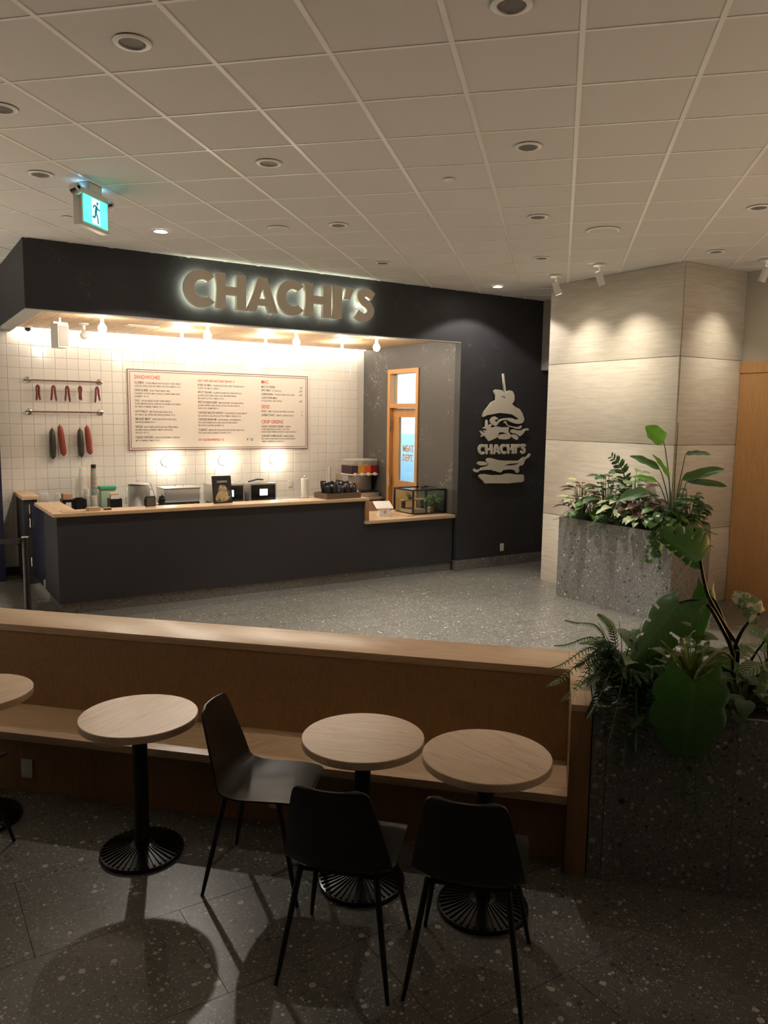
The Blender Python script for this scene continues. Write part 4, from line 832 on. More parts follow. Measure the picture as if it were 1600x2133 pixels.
for a in ((-hw + fw, hw - fw, -hd + .008, -hd + .012, fw, hh - fw), (-hw + fw, hw - fw, hd - .012, hd - .008, fw, hh - fw), (-hw + .008, -hw + .012, -hd + fw, hd - fw, fw, hh - fw), (hw - .012, hw - .008, -hd + fw, hd - fw, fw, hh - fw), (-hw + fw, hw - fw, -hd + fw, hd - fw, hh - .012, hh - .008)): box('glass_pane', M_PANE2, *a, parent=cs)
box('floor_board', M_BLACK, -hw + fw, hw - fw, -hd + fw, hd - fw, .002, .008, cs)
t = tag(box('top_label', M_WAL, 6.62, 6.70, 9.4, 9.44, ZW + hh + .0005, ZW + hh + .035), 'small brown tag on top of the display case', 'tag')
t = thing('wooden_tray', 'pale wooden tray inside the glass case', 'tray', (6.62, 9.6, ZW + .0085)); box('base', M_OAK, -.13, .13, -.15, .15, 0, .012, t)
for a in ((-.13, .13, -.15, -.14), (-.13, .13, .14, .15), (-.13, -.12, -.14, .14), (.12, .13, -.14, .14)): box('side', M_OAK, a[0], a[1], a[2], a[3], .012, .05, t)
t = thing('case_shelf', 'small rustic plank shelf inside the glass case', 'shelf', (6.70, 9.70, ZW + .0085)); box('plank', M_PLANK, -.2, .2, -.05, .06, .16, .18, t)
for x in (-.17, .17): box('bracket', M_BLACK, x - .008, x + .008, -.03, .05, 0, .1595, t)
t = thing('case_card', 'white price card inside the glass case', 'card', (6.76, 9.37, ZW + .0085), .2); o = box('card', M_PAPER, -.028, .028, 0, .003, 0, .09, t); box('print', M_INK, -.018, .018, -.001, -.0002, .05, .07, o)
# ------------------------------------------------------------------ banquette
bn = thing('banquette', 'long oak banquette bench with ledge along its back', 'bench', (0, 0, 0), BROT)
PA, PB = -6.0, .11
box('base', M_OAKZ_SHADED, PA, PB - .001, 3.87, 4.45, 0, .355, bn); box('seat', M_OAK, PA, PB - .001, 3.775, 4.30, .356, .40, bn, .002)
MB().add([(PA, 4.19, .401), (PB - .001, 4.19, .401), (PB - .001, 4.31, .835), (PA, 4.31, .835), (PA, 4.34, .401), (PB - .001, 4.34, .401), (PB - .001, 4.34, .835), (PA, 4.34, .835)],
         [(0, 1, 2, 3), (4, 7, 6, 5), (0, 4, 5, 1), (3, 2, 6, 7), (0, 3, 7, 4), (1, 5, 6, 2)]).build('back_panel', M_OAKZ_SHADED, bn)
box('rear_panel', M_OAKZ_SHADED, PA, PB - .001, 4.60, 4.65, 0, .835, bn); box('ledge', M_OAK, PA, PB - .001, 4.305, 4.665, .836, .88, bn, .002)
box('end_panel', M_OAKZ_SHADED, PB, .21, 3.76, 4.665, 0, .845, bn, .002); box('end_cap', M_OAKY, PB, .21, 3.758, 4.665, .846, .88, bn, .002)
c_ = BP(-3.016, 3.87, .144); plate('wall_outlet', 'white outlet low on the banquette base at the left', 'outlet', c_, (-S2, -S2))
c_ = BP(-1.449, 3.87, .15); plate('wall_outlet', 'white outlet on the banquette base behind the side-on chair', 'outlet', c_, (-S2, -S2))
# ------------------------------------------------------------------ tables
def make_table(label):
    t = thing('round_table', label, 'table', (0, 0, 0), 0, 'small round tables along the banquette')
    R_ = .2925; MB().lathe([(R_ - .003, .702), (R_, .705), (R_, .737), (R_ - .003, .74)], 72).build('tabletop', M_TABLE, t, smooth=True)
    MB().lathe([(.15, .69), (.15, .7015)], 24).build('top_plate', M_BLACK, t); MB().lathe([(.038, .055), (.038, .6895)], 24).build('column', M_BLACK, t, smooth=True)
    MB().lathe([(.208, 0), (.212, .012), (.208, .022), (.15, .034), (.075, .048), (.05, .054)], 48).build('base', M_BLACKM, t, smooth=True)
    b = MB(); n = 40
    for k in range(n):
        a = 2 * pi * k / n; e = Vector((cos(a), sin(a), 0)); f = Vector((-sin(a), cos(a), 0))
        P = [e * .062 + f * .0018 + Vector((0, 0, .0495)), e * .062 - f * .0018 + Vector((0, 0, .0495)), e * .2 - f * .0042 + Vector((0, 0, .0235)), e * .2 + f * .0042 + Vector((0, 0, .0235))]
        Q = [p + Vector((0, 0, .0075)) for p in P]; b.add(P + Q, [(4, 5, 6, 7), (0, 1, 5, 4), (1, 2, 6, 5), (2, 3, 7, 6), (3, 0, 4, 7)])
    b.build('base_ribs', M_BLACKM, t, smooth=False); return t
TB = [(-2.02, 3.44, .5, 'round oak table with black pedestal standing alone left of the chair'), (-.855, 3.46, -.75, 'round oak table touching its neighbour, behind the left front chair'), (-.262, 3.40, -1.35, 'round oak table nearest the planter, touching its left neighbour'), (-3.05, 3.52, .3, 'round oak table cut off by the left edge')]
t0 = make_table(TB[0][3]); t0.location = BP(*TB[0][:2]); t0.rotation_euler = (0, 0, TB[0][2])
for p, q, r, lb in TB[1:]: dup(t0, BP(p, q), r, lb)
# ------------------------------------------------------------------ chairs
M_SHELL = mat('chair_shell', (.016, .016, .015), .40)
def make_chair(label):
    t = thing('shell_chair', label, 'chair', (0, 0, 0), 0, 'black moulded shell chairs')
    # profile from seat front to top of the back: (y, z, half width, curl)
    prof = [(.235, .428, .16, .0), (.245, .441, .19, .0), (.235, .45, .207, .002), (.16, .452, .216, .008), (.06, .443, .22, .016), (-.05, .435, .222, .022), (-.125, .438, .222, .03), (-.175, .458, .22, .04), (-.205, .50, .214, .05), (-.222, .56, .203, .05), (-.238, .63, .188, .042), (-.253, .70, .172, .034), (-.265, .755, .158, .028), (-.272, .785, .146, .024), (-.275, .797, .128, .022), (-.276, .802, .10, .021)]
    P = catmull([(a, b * 1.075, 0) for a, b, c, d in prof], 3); Wd = catmull([(c, d, 0) for a, b, c, d in prof], 3); N = len(P); nu = 14
    def surf(off):
        vs = []
        for k in range(N):
            tg = (P[min(k + 1, N - 1)] - P[max(k - 1, 0)]).normalized(); nr = Vector((tg.y, -tg.x, 0))      # up / forward side
            if nr.y < 0 and k < N * .4: nr = -nr
            for u in range(nu + 1):
                s = u / nu * 2 - 1; lift = Wd[k].y * abs(s) ** 2.6
                p = P[k] + nr * (lift - off); vs.append((s * Wd[k].x, p.x, p.y))
        return vs
    b = MB(); A = surf(0); B = surf(.009); m = nu + 1; n0 = len(A); fs = []
    for k in range(N - 1):
        for u in range(nu):
            i = k * m + u; fs.append((i, i + 1, i + m + 1, i + m)); fs.append((n0 + i, n0 + i + m, n0 + i + m + 1, n0 + i + 1))
    for u in range(nu): fs.append((u, n0 + u, n0 + u + 1, u + 1)); i = (N - 1) * m + u; fs.append((i, i + 1, n0 + i + 1, n0 + i))
    for k in range(N - 1):
        i = k * m; fs.append((i, i + m, n0 + i + m, n0 + i)); i = k * m + nu; fs.append((i, n0 + i, n0 + i + m, i + m))
    b.add(A + B, fs); b.build('shell', M_SHELL, t, smooth=True)
    for sx in (-1, 1):
        for sy in (-1, 1): 
            top = (sx * .155, sy * .13 - .01, .464); ft = (sx * .228, sy * .232, 0)
            MB().tube([top, (Vector(top) * .3 + Vector(ft) * .7), ft], [.0135, .0115, .008], 10).build('leg', M_BLACK, t, smooth=True)
    MB().tube([(-.155, .12, .456), (.155, .12, .456)], .009, 8).build('seat_brace', M_BLACK, t, smooth=True); MB().tube([(-.155, -.14, .456), (.155, -.14, .456)], .009, 8).build('seat_brace', M_BLACK, t, smooth=True)
    return t
CH = [(-1.337, 3.41, BROT - pi / 2 + .05, 'black shell chair seen from the side, between two round tables'), (-.787, 2.933, BROT, 'black shell chair with its back to us, left of the two in front'), (-.274, 2.966, BROT - .02, 'black shell chair with its back to us, nearest the planter'), (-2.955, 3.14, BROT, 'black shell chair cut off by the left edge')]
c0 = make_chair(CH[0][3]); c0.location = BP(*CH[0][:2]); c0.rotation_euler = (0, 0, CH[0][2])
for p, q, r, lb in CH[1:]: dup(c0, BP(p, q), r, lb)
# ------------------------------------------------------------------ queue post
t = thing('queue_post', 'black retractable belt post left of the counter', 'queue post', (1.13, 8.53, 0))
MB().lathe([(.17, 0), (.17, .012), (.15, .025), (.04, .035)], 32).build('base', M_BLACKM, t, smooth=True); MB().lathe([(.032, .0355), (.032, .93)], 20).build('pole', M_BLACK, t, smooth=True)
MB().lathe([(.036, .9305), (.036, .992)], 20).build('belt_head', M_BLACK, t, smooth=True); MB().lathe([(.037, .9925), (.037, 1.0)], 20).build('top_cap', M_CHROME, t, smooth=True)
MB().box(-.06, -.037, -.02, .02, .935, .985).build('belt_clip', M_BLACK, t); 
MB().add([(-.06, 0, .985), (-.06, 0, .938), (-1.6, .25, .935), (-1.6, .25, .982), (-.06, .003, .985), (-.06, .003, .938), (-1.6, .253, .935), (-1.6, .253, .982)], [(0, 1, 2, 3), (7, 6, 5, 4), (0, 3, 7, 4), (1, 5, 6, 2), (0, 4, 5, 1), (3, 2, 6, 7)]).build('belt', mat('belt_grey', (.06, .06, .065), .7), t)
# ------------------------------------------------------------------ planters
pf_ = thing('stone_planter', 'tall grey terrazzo planter wrapped around the limestone column', 'planter')
Lp = [(7.2, 5.42), (7.87, 5.42), (7.87, 5.845), (7.705, 5.845), (7.705, 7.14), (7.2, 7.14)]
MB().prism(Lp, 0, .93).build('body', M_PLANTER, pf_)
MB().box(7.2, 7.225, 5.445, 7.14, .9305, 1.02).box(7.2, 7.87, 5.42, 5.4445, .9305, 1.02).box(7.845, 7.87, 5.445, 5.845, .9305, 1.02).box(7.2255, 7.705, 7.115, 7.14, .9305, 1.02).build('rim', M_PLANTER, pf_)
MB().box(7.226, 7.70, 5.446, 7.114, .931, .985).box(7.701, 7.844, 5.446, 5.844, .931, .985).build('soil', M_SOIL, pf_)
pn = thing('stone_planter', 'dark terrazzo planter at the end of the banquette in front', 'planter', (0, 0, 0), BROT)
box('core', M_PLANTER, .216, 2.6, 3.785, 4.65, 0, .79, pn); box('soil', M_SOIL, .24, 2.58, 3.81, 4.62, .7905, .84, pn)
for a0, a1 in ((.216, .2825), (.2845, .868), (.870, 1.453), (1.455, 2.038), (2.04, 2.6)): box('panel', M_PLANTER, a0, a1, 3.76, 3.784, .0, .88, pn)
MB().box(.216, 2.6, 4.626, 4.65, .7905, .88).box(.216, .238, 3.785, 4.625, .7905, .88).box(2.582, 2.6, 3.785, 4.625, .7905, .88).build('rim', M_PLANTER, pn)
# ------------------------------------------------------------------ plant parts
G_DARK = leafmat('leaf_dark', (.030, .075, .020), (.09, .16, .06)); G_MID = leafmat('leaf_mid', (.055, .135, .025), (.13, .22, .07)); G_LIGHT = leafmat('leaf_light', (.13, .30, .045), (.22, .40, .10))
G_STRE = leafmat('leaf_paddle', (.06, .12, .045), (.12, .19, .08)); G_MON = leafmat('leaf_monstera', (.045, .115, .028), (.11, .20, .075), .28)
G_VAR = leafmat('leaf_variegated', (.10, .15, .07), (.45, .47, .33), .4, 0, (.40, .42, .30)); G_CREAM = leafmat('leaf_cream', (.30, .36, .17), (.50, .50, .34), .45, 0, (.48, .50, .32))
G_RED = leafmat('leaf_red', (.065, .014, .012), (.12, .04, .025), .45); G_STRIPE = leafmat('leaf_striped', (.035, .085, .025), (.30, .36, .20), .38, 1); G_FERN = mat('fern_green', (.11, .21, .04), .5); G_FERND = mat('fern_dark', (.055, .12, .035), .5); G_FOX = mat('fern_yellow', (.22, .28, .04), .55)
M_STEM = mat('stem_green', (.05, .085, .03), .45); M_STEMD = mat('stem_dark', (.012, .028, .012), .35)
PROF = dict(lance=lambda s: (sin(pi * min(1, s * .97 + .03)) ** .75) * (1 - .25 * s), paddle=lambda s: min(1, (s / .16) ** .6) * min(1, ((1 - s) / .30) ** .7), oval=lambda s: sin(pi * s) ** .62, heart=lambda s: min(1, .55 + s * 2.2) * min(1, ((1 - s) / .62) ** .75))
def leaf_grid(L, W, shape, droop=.2, fold=.25, nl=9, nw=4, twist=0., wav=0.):
    b = MB(); b.uv = []; vs = []; fs = []; f = PROF[shape]; ang = 0.; y = z = 0.; ds = L / nl
    for i in range(nl + 1):
        s = i / nl; w = W * max(.02, f(min(max(s, .002), .998)))
        for j in range(-nw, nw + 1):
            u = j / nw; tw = twist * s; h = fold * abs(u) * w + wav * W * sin(s * 17 + (3 if u > 0 else 0)) * u * u
            vs.append((u * w * cos(tw) - h * sin(tw), y, z + u * w * sin(tw) + h * cos(tw))); b.uv.append((.5 + u * .5, s))
        ang = -droop * (s + .5 / nl) * 1.6; y += ds * cos(ang); z += ds * sin(ang)
    m = 2 * nw + 1
    for i in range(nl):
        for j in range(2 * nw): k = i * m + j; fs.append((k, k + 1, k + m + 1, k + m))
    b.v = vs; b.f = fs; return b
def open_mesh(b, name, m):
    me = bpy.data.meshes.new(name); me.from_pydata([tuple(v) for v in b.v], [], b.f); l = me.uv_layers.new(name='UVMap')
    for lp in me.loops: l.data[lp.index].uv = b.uv[lp.vertex_index]
    me.materials.append(m)
    for p in me.polygons: p.use_smooth = True
    me.update(); return me
def orient(o, base, tip, up):
    y = (Vector(tip) - Vector(base)).normalized(); up = Vector(up); z = (up - y * up.dot(y)).normalized(); x = y.cross(z)
    o.matrix_local = Matrix(((x.x, y.x, z.x, base[0]), (x.y, y.y, z.y, base[1]), (x.z, y.z, z.z, base[2]), (0, 0, 0, 1)))
VROT = math.atan2(-.5357, .8443)
def leaf(parent, base, tip, W, shape, m, up, name='leaf', **kw):
    L = (Vector(tip) - Vector(base)).length
    o = link(name, open_mesh(leaf_grid(L, W, shape, **kw), name, m), parent); orient(o, base, tip, up); return o
def stem(parent, pts, r0, r1, m=M_STEM, name='stem'):
    c = catmull(pts, 5); return MB().tube(c, [r0 + (r1 - r0) * k / (len(c) - 1) for k in range(len(c))], 7).build(name, m, parent, smooth=True)
# bird-of-paradise style plant: paddle leaves on long stalks
ZS = .985
t = thing('paddle_leaf_plant', 'tall plant with paddle leaves on long stalks in the far planter', 'plant', (7.44, 5.60, ZS), VROT)
st = [((-.149, 2.016), (-.36, 2.19), .085, .05, G_LIGHT, (-.3, -.75, .3)), ((-.185, 1.71), (-.514, 1.885), .05, .02, G_STRE, (.2, -.75, .55)), ((-.107, 1.624), (-.275, 1.895), .038, -.04, G_LIGHT, (.6, -.7, .2)), ((-.231, 1.576), (-.512, 1.661), .04, -.06, G_LIGHT, (.1, -.6, .7)),
      ((.085, 1.88), (.355, 1.917), .045, .0, G_STRE, (-.1, -.5, .8)), ((.042, 1.599), (.505, 1.773), .062, -.05, G_MID, (-.2, -.7, .6)), ((.076, 1.58), (.544, 1.579), .045, -.1, G_STRE, (0, -.75, .6)), ((-.325, 1.467), (-.677, 1.40), .075, -.08, G_STRE, (0, -.6, .7)), ((-.065, 1.37), (.228, 1.401), .035, -.1, G_STRE, (0, -.45, .8)), ((0, 1.9), (.03, 2.1), .0, 0, None, None)]
for b_, tp, W, dy, m_, up in st[:-1]:
    B = Vector((b_[0], dy, b_[1] - ZS)); Tt = Vector((tp[0], dy - .04, tp[1] - ZS))
    leaf(t, B, Tt, W, 'paddle', m_, up, droop=.18, fold=.35, nl=12, wav=.1)
    stem(t, [(-.02 + b_[0] * .1, dy * .15, -.02), (b_[0] * .35 - .01, dy * .4, (b_[1] - ZS) * .5), (b_[0] * .8, dy * .9, (b_[1] - ZS) * .88), B], .008, .0045)
stem(t, [(0, 0, -.02), (-.015, .01, .6), (-.01, .02, 1.25)], .008, .004)
# feathered ZZ stem plant
def zz(base, pts, label, n=12, L=.115, m_=G_DARK):
    t = thing('feather_leaf_plant', label, 'plant', base, VROT); c = catmull(pts, 6); stem(t, pts, .011, .004)
    for k in range(n):
        s = .30 + .70 * k / (n - 1); p = c[min(len(c) - 1, int(s * (len(c) - 1)))]; q_ = c[min(len(c) - 1, int(s * (len(c) - 1)) + 1)] if s < 1 else p + (c[-1] - c[-2]); d = (q_ - p).normalized() if (q_ - p).length > 1e-5 else (c[-1] - c[-2]).normalized()
        side = d.cross(Vector((0, 1, 0))).normalized()
        for sg in (-1, 1):
            dr_ = (side * sg * .9 + d * .55 + Vector((0, -.25 * sg, 0))).normalized(); l = L * (1 - .45 * max(0, s - .6) / .4)
            leaf(t, p, p + dr_ * l, l * .19, 'lance', m_, (0, -.8, .6), 'leaflet', droop=.1, fold=.2, nl=5, nw=2)
    return t
zz((7.34, 6.15, ZS), [(0, 0, -.02), (-.04, 0, .35), (-.08, 0, .62), (-.15, -.01, .76), (-.24, -.02, .84)], 'glossy stem with paired feather leaves rising from the far planter')
# bushy plants made of one kind of leaf
def bush(name, label, base, n, L, ratio, m_, shape='oval', rad=.12, hgt=.3, droop=.35, spread=1., up=.5, seed=1, lean=(0, 0), fold=.2):
    rd = random.Random(seed); t = thing(name, label, 'plant', base, VROT); mes = [open_mesh(leaf_grid(L * k, L * k * ratio, shape, droop=droop * (1 + .4 * rd.random()), fold=fold, nl=7, nw=3, wav=.06), 'leaf', m_) for k in (1, .82, .66)]
    sm = MB()
    for k in range(n):
        a = k * 2.399 + rd.uniform(-.3, .3); f = (k + .5) / n; r = rad * sqrt(f) * spread; h = hgt * (1 - .55 * f) * rd.uniform(.75, 1.1)
        B = Vector((r * cos(a) + lean[0] * h, r * sin(a) + lean[1] * h, h)); el = up * (1 - f) + rd.uniform(-.15, .25)
        d = Vector((cos(a), sin(a), el)).normalized(); o = link('leaf', mes[k % 3], t); orient(o, B, B + d, Vector((-.2 * cos(a), -.2 * sin(a) - .25, 1)))
        sm.tube([(B.x * .15, B.y * .15, -.03), (B.x * .6, B.y * .6, h * .6), B], [.004, .0035, .0025], 5)
    sm.build('stems', M_STEM, t); return t
def frond(parent, pts, pin, n, m_, wid=.22, droop=.4, taper=True):
    c = catmull(pts, 8); b = MB(); b.tube(c, [.003] * len(c), 4)
    for k in range(n):
        s = .08 + .92 * k / n; i = min(len(c) - 2, int(s * (len(c) - 1))); fr_ = s * (len(c) - 1) - i; p = c[i].lerp(c[i + 1], fr_); d = (c[i + 1] - c[i]).normalized()
        side = d.cross(Vector((0, 0, 1))); side = side.normalized() if side.length > .05 else Vector((1, 0, 0)); nn = side.cross(d).normalized()
        l = pin * (sin(pi * min(1, .15 + s * .85)) ** .6 if taper else 1)
        for sg in (-1, 1):
            e = (side * sg + d * .35 - nn * droop * .3).normalized(); f = d * (l * wid * .5); e2 = e * l - nn * droop * l * .5
            q0 = len(b.v); b.v += [tuple(p - f * .6), tuple(p + f * .6), tuple(p + e * l * .5 + f), tuple(p + e2), tuple(p + e * l * .5 - f)]; b.f.append((q0, q0 + 1, q0 + 2, q0 + 3, q0 + 4))
    me = bpy.data.meshes.new('frond'); me.from_pydata([tuple(v) for v in b.v], [], b.f); me.materials.append(m_); me.update(); return link('frond', me, parent)
def fern(label, base, tips, pin, n, m_, arch=.12, wid=.25, name='fern', droop=.4):
    t = thing(name, label, 'fern', base, VROT)
    for x, y, z in tips:
        mid = Vector((x * .45, y * .45, max(z, 0) * .5 + arch + .1 * abs(x))); frond(t, [(x * .04, y * .04, -.02), mid * .55 + Vector((0, 0, .04)), mid, Vector((x * .8, y * .8, z * .85 + arch * .35)), (x, y, z)], pin, n, m_, wid, droop)
    return t
def view(base, a, z, b=0.): return Vector(base) + Vector((.8443 * a - .5357 * b, -.5357 * a - .8443 * b, z))
# far planter filling, from the dark wall end to the seats end
bush('red_leaf_plant', 'dark red leaved plant at the left end of the far planter', (7.36, 6.93, ZS), 32, .2, .2, G_RED, 'lance', .17, 0.449, .5, up=.6, seed=3)
bush('cream_leaf_plant', 'pale cream green plant at the far left of the far planter', (7.40, 6.98, ZS), 17, .17, .32, G_CREAM, 'oval', .19, 0.502, .4, up=.4, seed=4)
bush('broad_leaf_plant', 'dark green bushy plant below the feather leaf stem', (7.36, 6.52, ZS), 50, .18, .3, G_DARK, 'oval', .18, 0.607, .4, up=.6, seed=5)
bush('broad_leaf_plant', 'mid green bushy plant left of the red plants in the far planter', (7.32, 6.70, ZS), 37, .16, .3, G_MID, 'oval', .22, 0.317, .6, up=.2, seed=6)
bush('striped_leaf_plant', 'striped dark leaved plant behind the cream leaves in the far planter', (7.43, 6.18, ZS), 25, .2, .36, G_STRIPE, 'oval', .13, 0.686, .4, up=.5, seed=8)
bush('cream_leaf_plant', 'cream leaved plant in the middle of the far planter', (7.31, 6.28, ZS), 27, .17, .34, G_CREAM, 'heart', .2, 0.436, .5, up=.2, seed=9)
bush('red_leaf_plant', 'dark red leaved plant in the middle of the far planter', (7.36, 5.98, ZS), 32, .18, .32, G_RED, 'oval', .17, 0.475, .45, up=.5, seed=10)
bush('cream_leaf_plant', 'spotted cream leaved plant under the paddle leaves', (7.28, 5.95, ZS), 25, .15, .36, G_CREAM, 'heart', .17, 0.264, .6, up=.0, seed=11)
bush('broad_leaf_plant', 'dark glossy leaved plant at the right end of the far planter', (7.63, 5.56, ZS), 30, .17, .34, G_DARK, 'oval', .15, 0.475, .5, up=.4, seed=12)
bush('broad_leaf_plant', 'low mid green plant filling the corner of the far planter', (7.36, 5.70, ZS), 37, .16, .32, G_MID, 'oval', .2, 0.317, .6, up=.1, seed=14)
bush('striped_leaf_plant', 'striped drooping leaved plant at the right corner of the far planter', (7.78, 5.60, ZS), 11, .22, .3, G_STRIPE, 'oval', .12, 0.343, .7, up=.1, seed=13)
fern('feathery green fern on the corner of the far planter', (7.40, 5.56, ZS), [(.3, -.12, .08), (.2, -.2, .0), (-.05, -.25, .02), (-.25, -.15, .05), (.38, -.02, .14), (-.3, .05, .1), (.1, -.16, .16), (.45, -.1, .02), (-.15, -.2, .12), (.34, -.2, -.06), (.12, -.24, -.1)], .065, 34, G_FERN, .12, .16)
fern('low dark fern along the front edge of the far planter', (7.29, 6.35, ZS), [(-.2, -.2, -.04), (.1, -.24, -.06), (.25, -.2, .0), (-.35, -.15, .02), (.0, -.24, .04), (.32, -.24, -.1), (-.3, -.2, -.1)], .055, 26, G_FERND, .1, .2)
fern('low dark fern at the left front of the far planter', (7.29, 6.82, ZS), [(-.3, -.2, -.06), (-.1, -.22, -.02), (.15, -.22, -.06), (-.4, -.1, .03), (.3, -.18, .02)], .05, 26, G_FERND, .1, .2)
def trailing(label, base, n, seed, drop, m_, L=.055):
    rd = random.Random(seed); t = thing('trailing_vine', label, 'vine', base, VROT); mes = open_mesh(leaf_grid(L, L * .42, 'heart', droop=.3, nl=5, nw=2), 'leaf', m_)
    for k in range(n):
        x, y = rd.uniform(-.16, .16), rd.uniform(-.05, .04); dz = drop * rd.uniform(.45, 1.); dx = rd.uniform(-.1, .08)
        pts = [(x * .6, .09, .02), (x * .9, -.02 + y, .075), (x + dx * .3, -.075 + y * .4, -.02), (x + dx * .7, -.085 + y * .4, -dz * .5), (x + dx, -.075 + y * .4, -dz)]
        c = catmull(pts, 6); MB().tube(c, .0022, 5).build('vine', M_STEM, t)
        for i in range(3, len(c), 2):
            a = rd.uniform(0, 2 * pi); o = link('leaf', mes, t); orient(o, c[i], c[i] + Vector((cos(a), -abs(sin(a)) * .8, -.6 - .4 * rd.random())), (rd.uniform(-.4, .4), -1, .3))
trailing('green vine trailing down the front of the far planter', (7.27, 5.62, 1.02), 9, 21, .42, G_MID)
trailing('pale vine hanging over the corner of the far planter', (7.30, 5.50, 1.02), 6, 22, .34, G_CREAM, .05)
# ------------------------------------------------------------------ near planter
NB = Vector((3.62, 2.45, .84))
def monstera_mesh(L, W, m_, K=6, slit=.5, droop=.3, curl=.25, heart=True, slw=.2, cup=0., rnd=.72, asym=1.):
    b = MB(); b.uv = []; ns, nu = 72, 16; idx = {}
    for sd in (-1, 1):
        for i in range(ns + 1):
            s = i / ns; w = W * (min(1, .62 + 1.6 * s) if heart else min(1, .25 + 2.4 * s)) * (min(1., max(0., 1 - s) / rnd)) ** .62 if s > .28 else W * (min(1, .62 + 1.6 * s) if heart else min(1, .25 + 2.4 * s))
            sweep = -.30 * (1 - s) ** 2 + .16 * s if heart else .18 * s
            for j in range(nu + 1):
                u = j / nu; ws = w * (1 - .10 * (abs(sin(pi * (s * K))) ** 6) * u); y = L * (s + sweep * u * (1.0 if s < .9 else (1 - s) / .1)); x = sd * ws * sin(u * 1.45) / sin(1.45) * (1 if sd > 0 else asym)
                z = -droop * L * max(0., y / L) ** 2 - curl * W * u * u + cup * W * (1 - u) * u; b.v.append((x, y, z)); b.uv.append((.5 + sd * u * .5, s)); idx[sd, i, j] = len(b.v) - 1
        for i in range(ns):
            for j in range(nu):
                u = (j + .5) / nu; fr_ = ((i + .5) / ns * K) % 1; sl = slw * (.4 + .6 * (u - slit) / max(.01, 1 - slit)) if slit < 1 else 0
                if slit < 1 and u > slit and abs(fr_ - .5) < sl * .5 and .12 < (i + .5) / ns < .9: continue
                q_ = (idx[sd, i, j], idx[sd, i, j + 1], idx[sd, i + 1, j + 1], idx[sd, i + 1, j]); b.f.append(q_ if sd > 0 else q_[::-1])
    return open_mesh(b, 'leaf', m_)
mo = thing('monstera', 'large split leaved monstera on long stalks in the near planter', 'plant', NB, VROT)
def mleaf(b_, tp, W, up, m_, yb, yt, **kw):
    B = Vector((b_[0], yb, b_[1] - NB.z)); Tt = Vector((tp[0], yt, tp[1] - NB.z)); o = link('leaf', monstera_mesh((Tt - B).length, W, m_, **kw), mo); orient(o, B, Tt, up); return B
b1 = mleaf((-.085, 1.53), (-.30, 1.66), .165, (.05, -.95, .2), G_MON, .0, -.10, K=6, slit=.40, droop=.12, curl=.15, slw=.26, asym=.32)
stem(mo, [(.153, .03, .1), (.15, .02, .22), (.06, .02, .36), (-.02, .02, .49), (-.055, .01, .58), b1], .0125, .0085, M_STEMD)
b2 = mleaf((-.205, 1.318), (-.48, 1.05), .135, (-.62, -.62, .42), G_MON, -.06, -.16, K=6, slit=.4, droop=.18, curl=.35, slw=.26)
stem(mo, [(.116, .0, .1), (.115, 0, .2), (.045, -.02, .33), (-.05, -.04, .465), (-.13, -.05, .492), b2], .0125, .008, M_STEMD)
b3 = mleaf((.005, 1.333), (-.02, 1.06), .075, (.25, -.9, .25), G_MON, .10, .07, K=5, slit=.55, droop=.1, curl=.3)
stem(mo, [(.16, .08, .06), (.15, .08, .2), (.10, .09, .34), (.055, .095, .44), b3], .010, .007, M_STEMD)
b4 = mleaf((.243, 1.252), (.12, 1.36), .075, (-.5, -.55, .6), G_VAR, .0, -.05, K=5, slit=.45, droop=.2, curl=.2)
stem(mo, [(.125, .02, .1), (.13, .01, .22), (.165, .0, .33), (.21, .0, .39), b4], .011, .008, M_STEMD)
b5 = mleaf((-.326, 1.085), (-.365, .745), .178, (.02, -1., .10), G_MON, -.60, -.64, K=4, slit=.55, droop=.02, curl=.10, slw=.06, rnd=.45)
stem(mo, [(.08, -.05, -.01), (.05, -.15, .20), (-.12, -.36, .31), (-.28, -.55, .29), b5], .009, .007, M_STEM)
b6 = mleaf((.10, 1.12), (.04, 1.0), .065, (.1, -.9, .3), G_VAR, -.50, -.54, K=4, slit=.6, heart=True); stem(mo, [(.2, -.02, .0), (.2, -.2, .22), (.15, -.4, .32), b6], .008, .006, M_STEMD)
b7 = mleaf((.36, 1.18), (.27, 1.14), .06, (0, -.6, .8), G_LIGHT, -.02, -.06, K=4, slit=.6); stem(mo, [(.18, .02, .04), (.24, .0, .2), (.32, .0, .31), b7], .008, .005, M_STEMD)
b8 = mleaf((.12, 1.03), (.10, .90), .07, (.1, -.9, .3), G_VAR, -.52, -.56, K=4, slit=.7, heart=True); stem(mo, [(.2, -.02, -.02), (.2, -.2, .16), (.16, -.42, .24), b8], .008, .006, M_STEMD)
def nb(a, z, b=0.): return view((NB.x, NB.y, z), a, 0, b)
fern('arching sword fern spilling over the banquette end', nb(-.47, .85, .0), [(-.40, -.05, .10), (-.29, .08, .33), (-.36, -.2, -.02), (-.1, .12, .36), (.15, .05, .30), (-.24, -.05, .24), (-.35, .04, .2), (-.42, -.12, .03)], .05, 30, G_FERN, .12, .2, droop=.2)
fern('dark palm like fern drooping over the near planter edge', nb(-.50, .85, .30), [(-.26, -.12, .14), (-.20, -.30, -.06), (-.08, -.32, -.10), (.04, -.32, -.04), (-.28, -.22, .02), (.16, -.3, .05), (-.14, -.33, -.16), (-.30, -.02, .2)], .10, 34, G_FERND, .2, .06, 'palm_fern', .9)
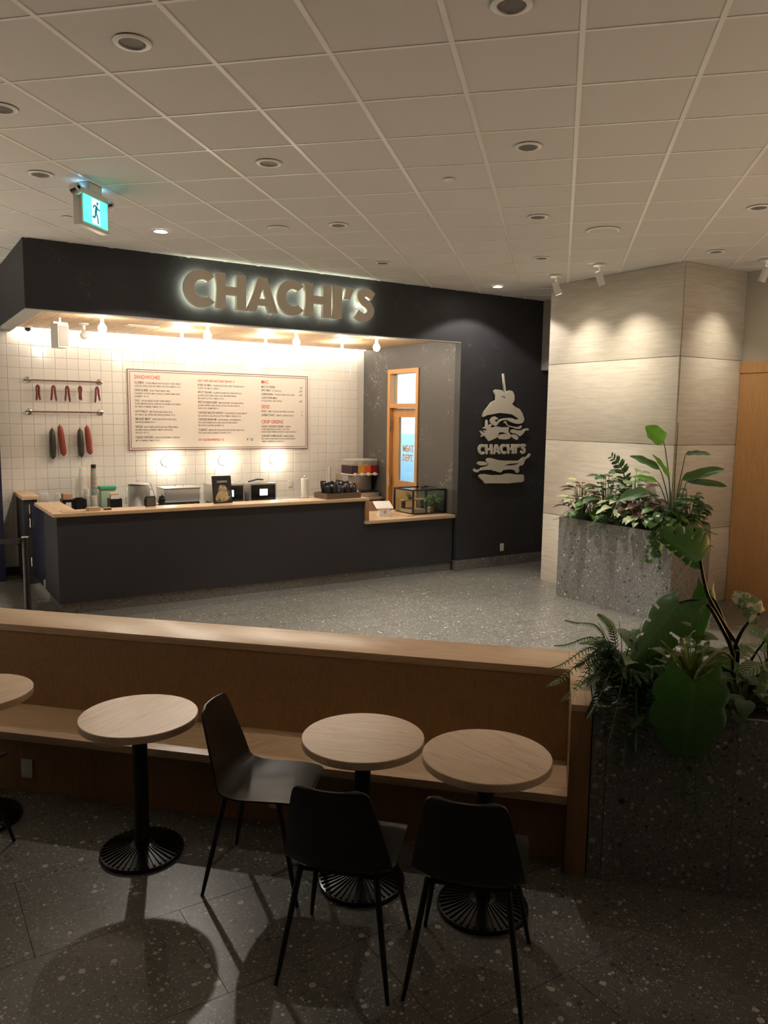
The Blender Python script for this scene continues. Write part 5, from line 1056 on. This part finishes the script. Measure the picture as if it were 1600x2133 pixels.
fern('yellow green foxtail fern in the middle of the near planter', nb(-.23, .86, .33), [(-.2, -.05, .26), (-.1, -.1, .29), (.0, -.08, .30), (.1, -.06, .27), (.17, -.1, .18), (-.24, -.1, .14), (0, -.18, .19), (.1, .06, .32), (-.14, .06, .32), (-.04, .0, .36), (.2, .02, .24), (.05, -.2, .07), (-.12, -.2, .12), (.14, -.16, .1), (-.15, -.02, .3), (.05, -.02, .33), (-.06, -.14, .24), (.08, -.14, .22), (-.2, -.14, .2), (.14, -.03, .29), (-.03, .08, .33), (.0, -.05, .38)], .03, 46, G_FOX, .07, .16)
fern('fine dark fern hanging below the big round leaf', nb(-.30, .86, .46), [(-.05, -.16, -.34), (.02, -.17, -.42), (.06, -.15, -.3), (.1, -.15, -.2)], .03, 44, G_FERND, .06, .2)
bush('striped_leaf_plant', 'striped leaved plant under the left monstera leaf', nb(-.40, .84, .12), 26, .22, .22, G_STRIPE, 'lance', .17, .28, .55, up=.8, seed=31)
bush('striped_leaf_plant', 'striped leaved plant at the right edge of the near planter', nb(.34, .84, .0), 18, .24, .26, G_STRIPE, 'lance', .16, .28, .5, up=.6, seed=32)
bush('broad_leaf_plant', 'dark leafy plant filling the near planter behind the foxtail fern', nb(-.1, .84, -.1), 34, .16, .34, G_MID, 'oval', .24, .24, .5, up=.4, seed=33)
bush('broad_leaf_plant', 'dark low plant along the near planter front', nb(-.36, .84, .34), 34, .14, .24, G_DARK, 'lance', .2, .14, .7, up=.3, seed=34)
bush('broad_leaf_plant', 'dark low plant beneath the monstera stalks', nb(.05, .84, .28), 36, .15, .3, G_DARK, 'oval', .24, .14, .7, up=.3, seed=35)
t = thing('dry_stalk', 'thin bare flower stalks rising from the arching fern', 'stalk', nb(-.45, .86, -.04), VROT)
stem(t, [(0, 0, -.02), (-.06, 0, .18), (-.14, 0, .32)], .0028, .0015); stem(t, [(.0, 0, -.02), (-.01, 0, .2), (-.03, 0, .33)], .0028, .0015)
# herbs inside the glass case
bush('potted_herb', 'leafy green herb in the glass display case, right one', (6.88, 9.45, ZW + .09), 30, .055, .42, G_LIGHT, 'oval', .1, .17, .4, up=.6, seed=41)
t = thing('herb_pot', 'small clay pot under the right herb in the display case', 'pot', (6.88, 9.45, ZW + .0085)); MB().lathe([(.045, 0), (.058, .07), (.062, .0705), (.062, .078), (.052, .078)], 20, cap=True).build('pot', mat('clay', (.30, .13, .07), .8), t, smooth=True)
bush('potted_herb', 'smaller green herb on the shelf in the display case', (6.64, 9.7, ZW + .19), 16, .05, .42, G_MID, 'oval', .07, .11, .4, up=.6, seed=42)
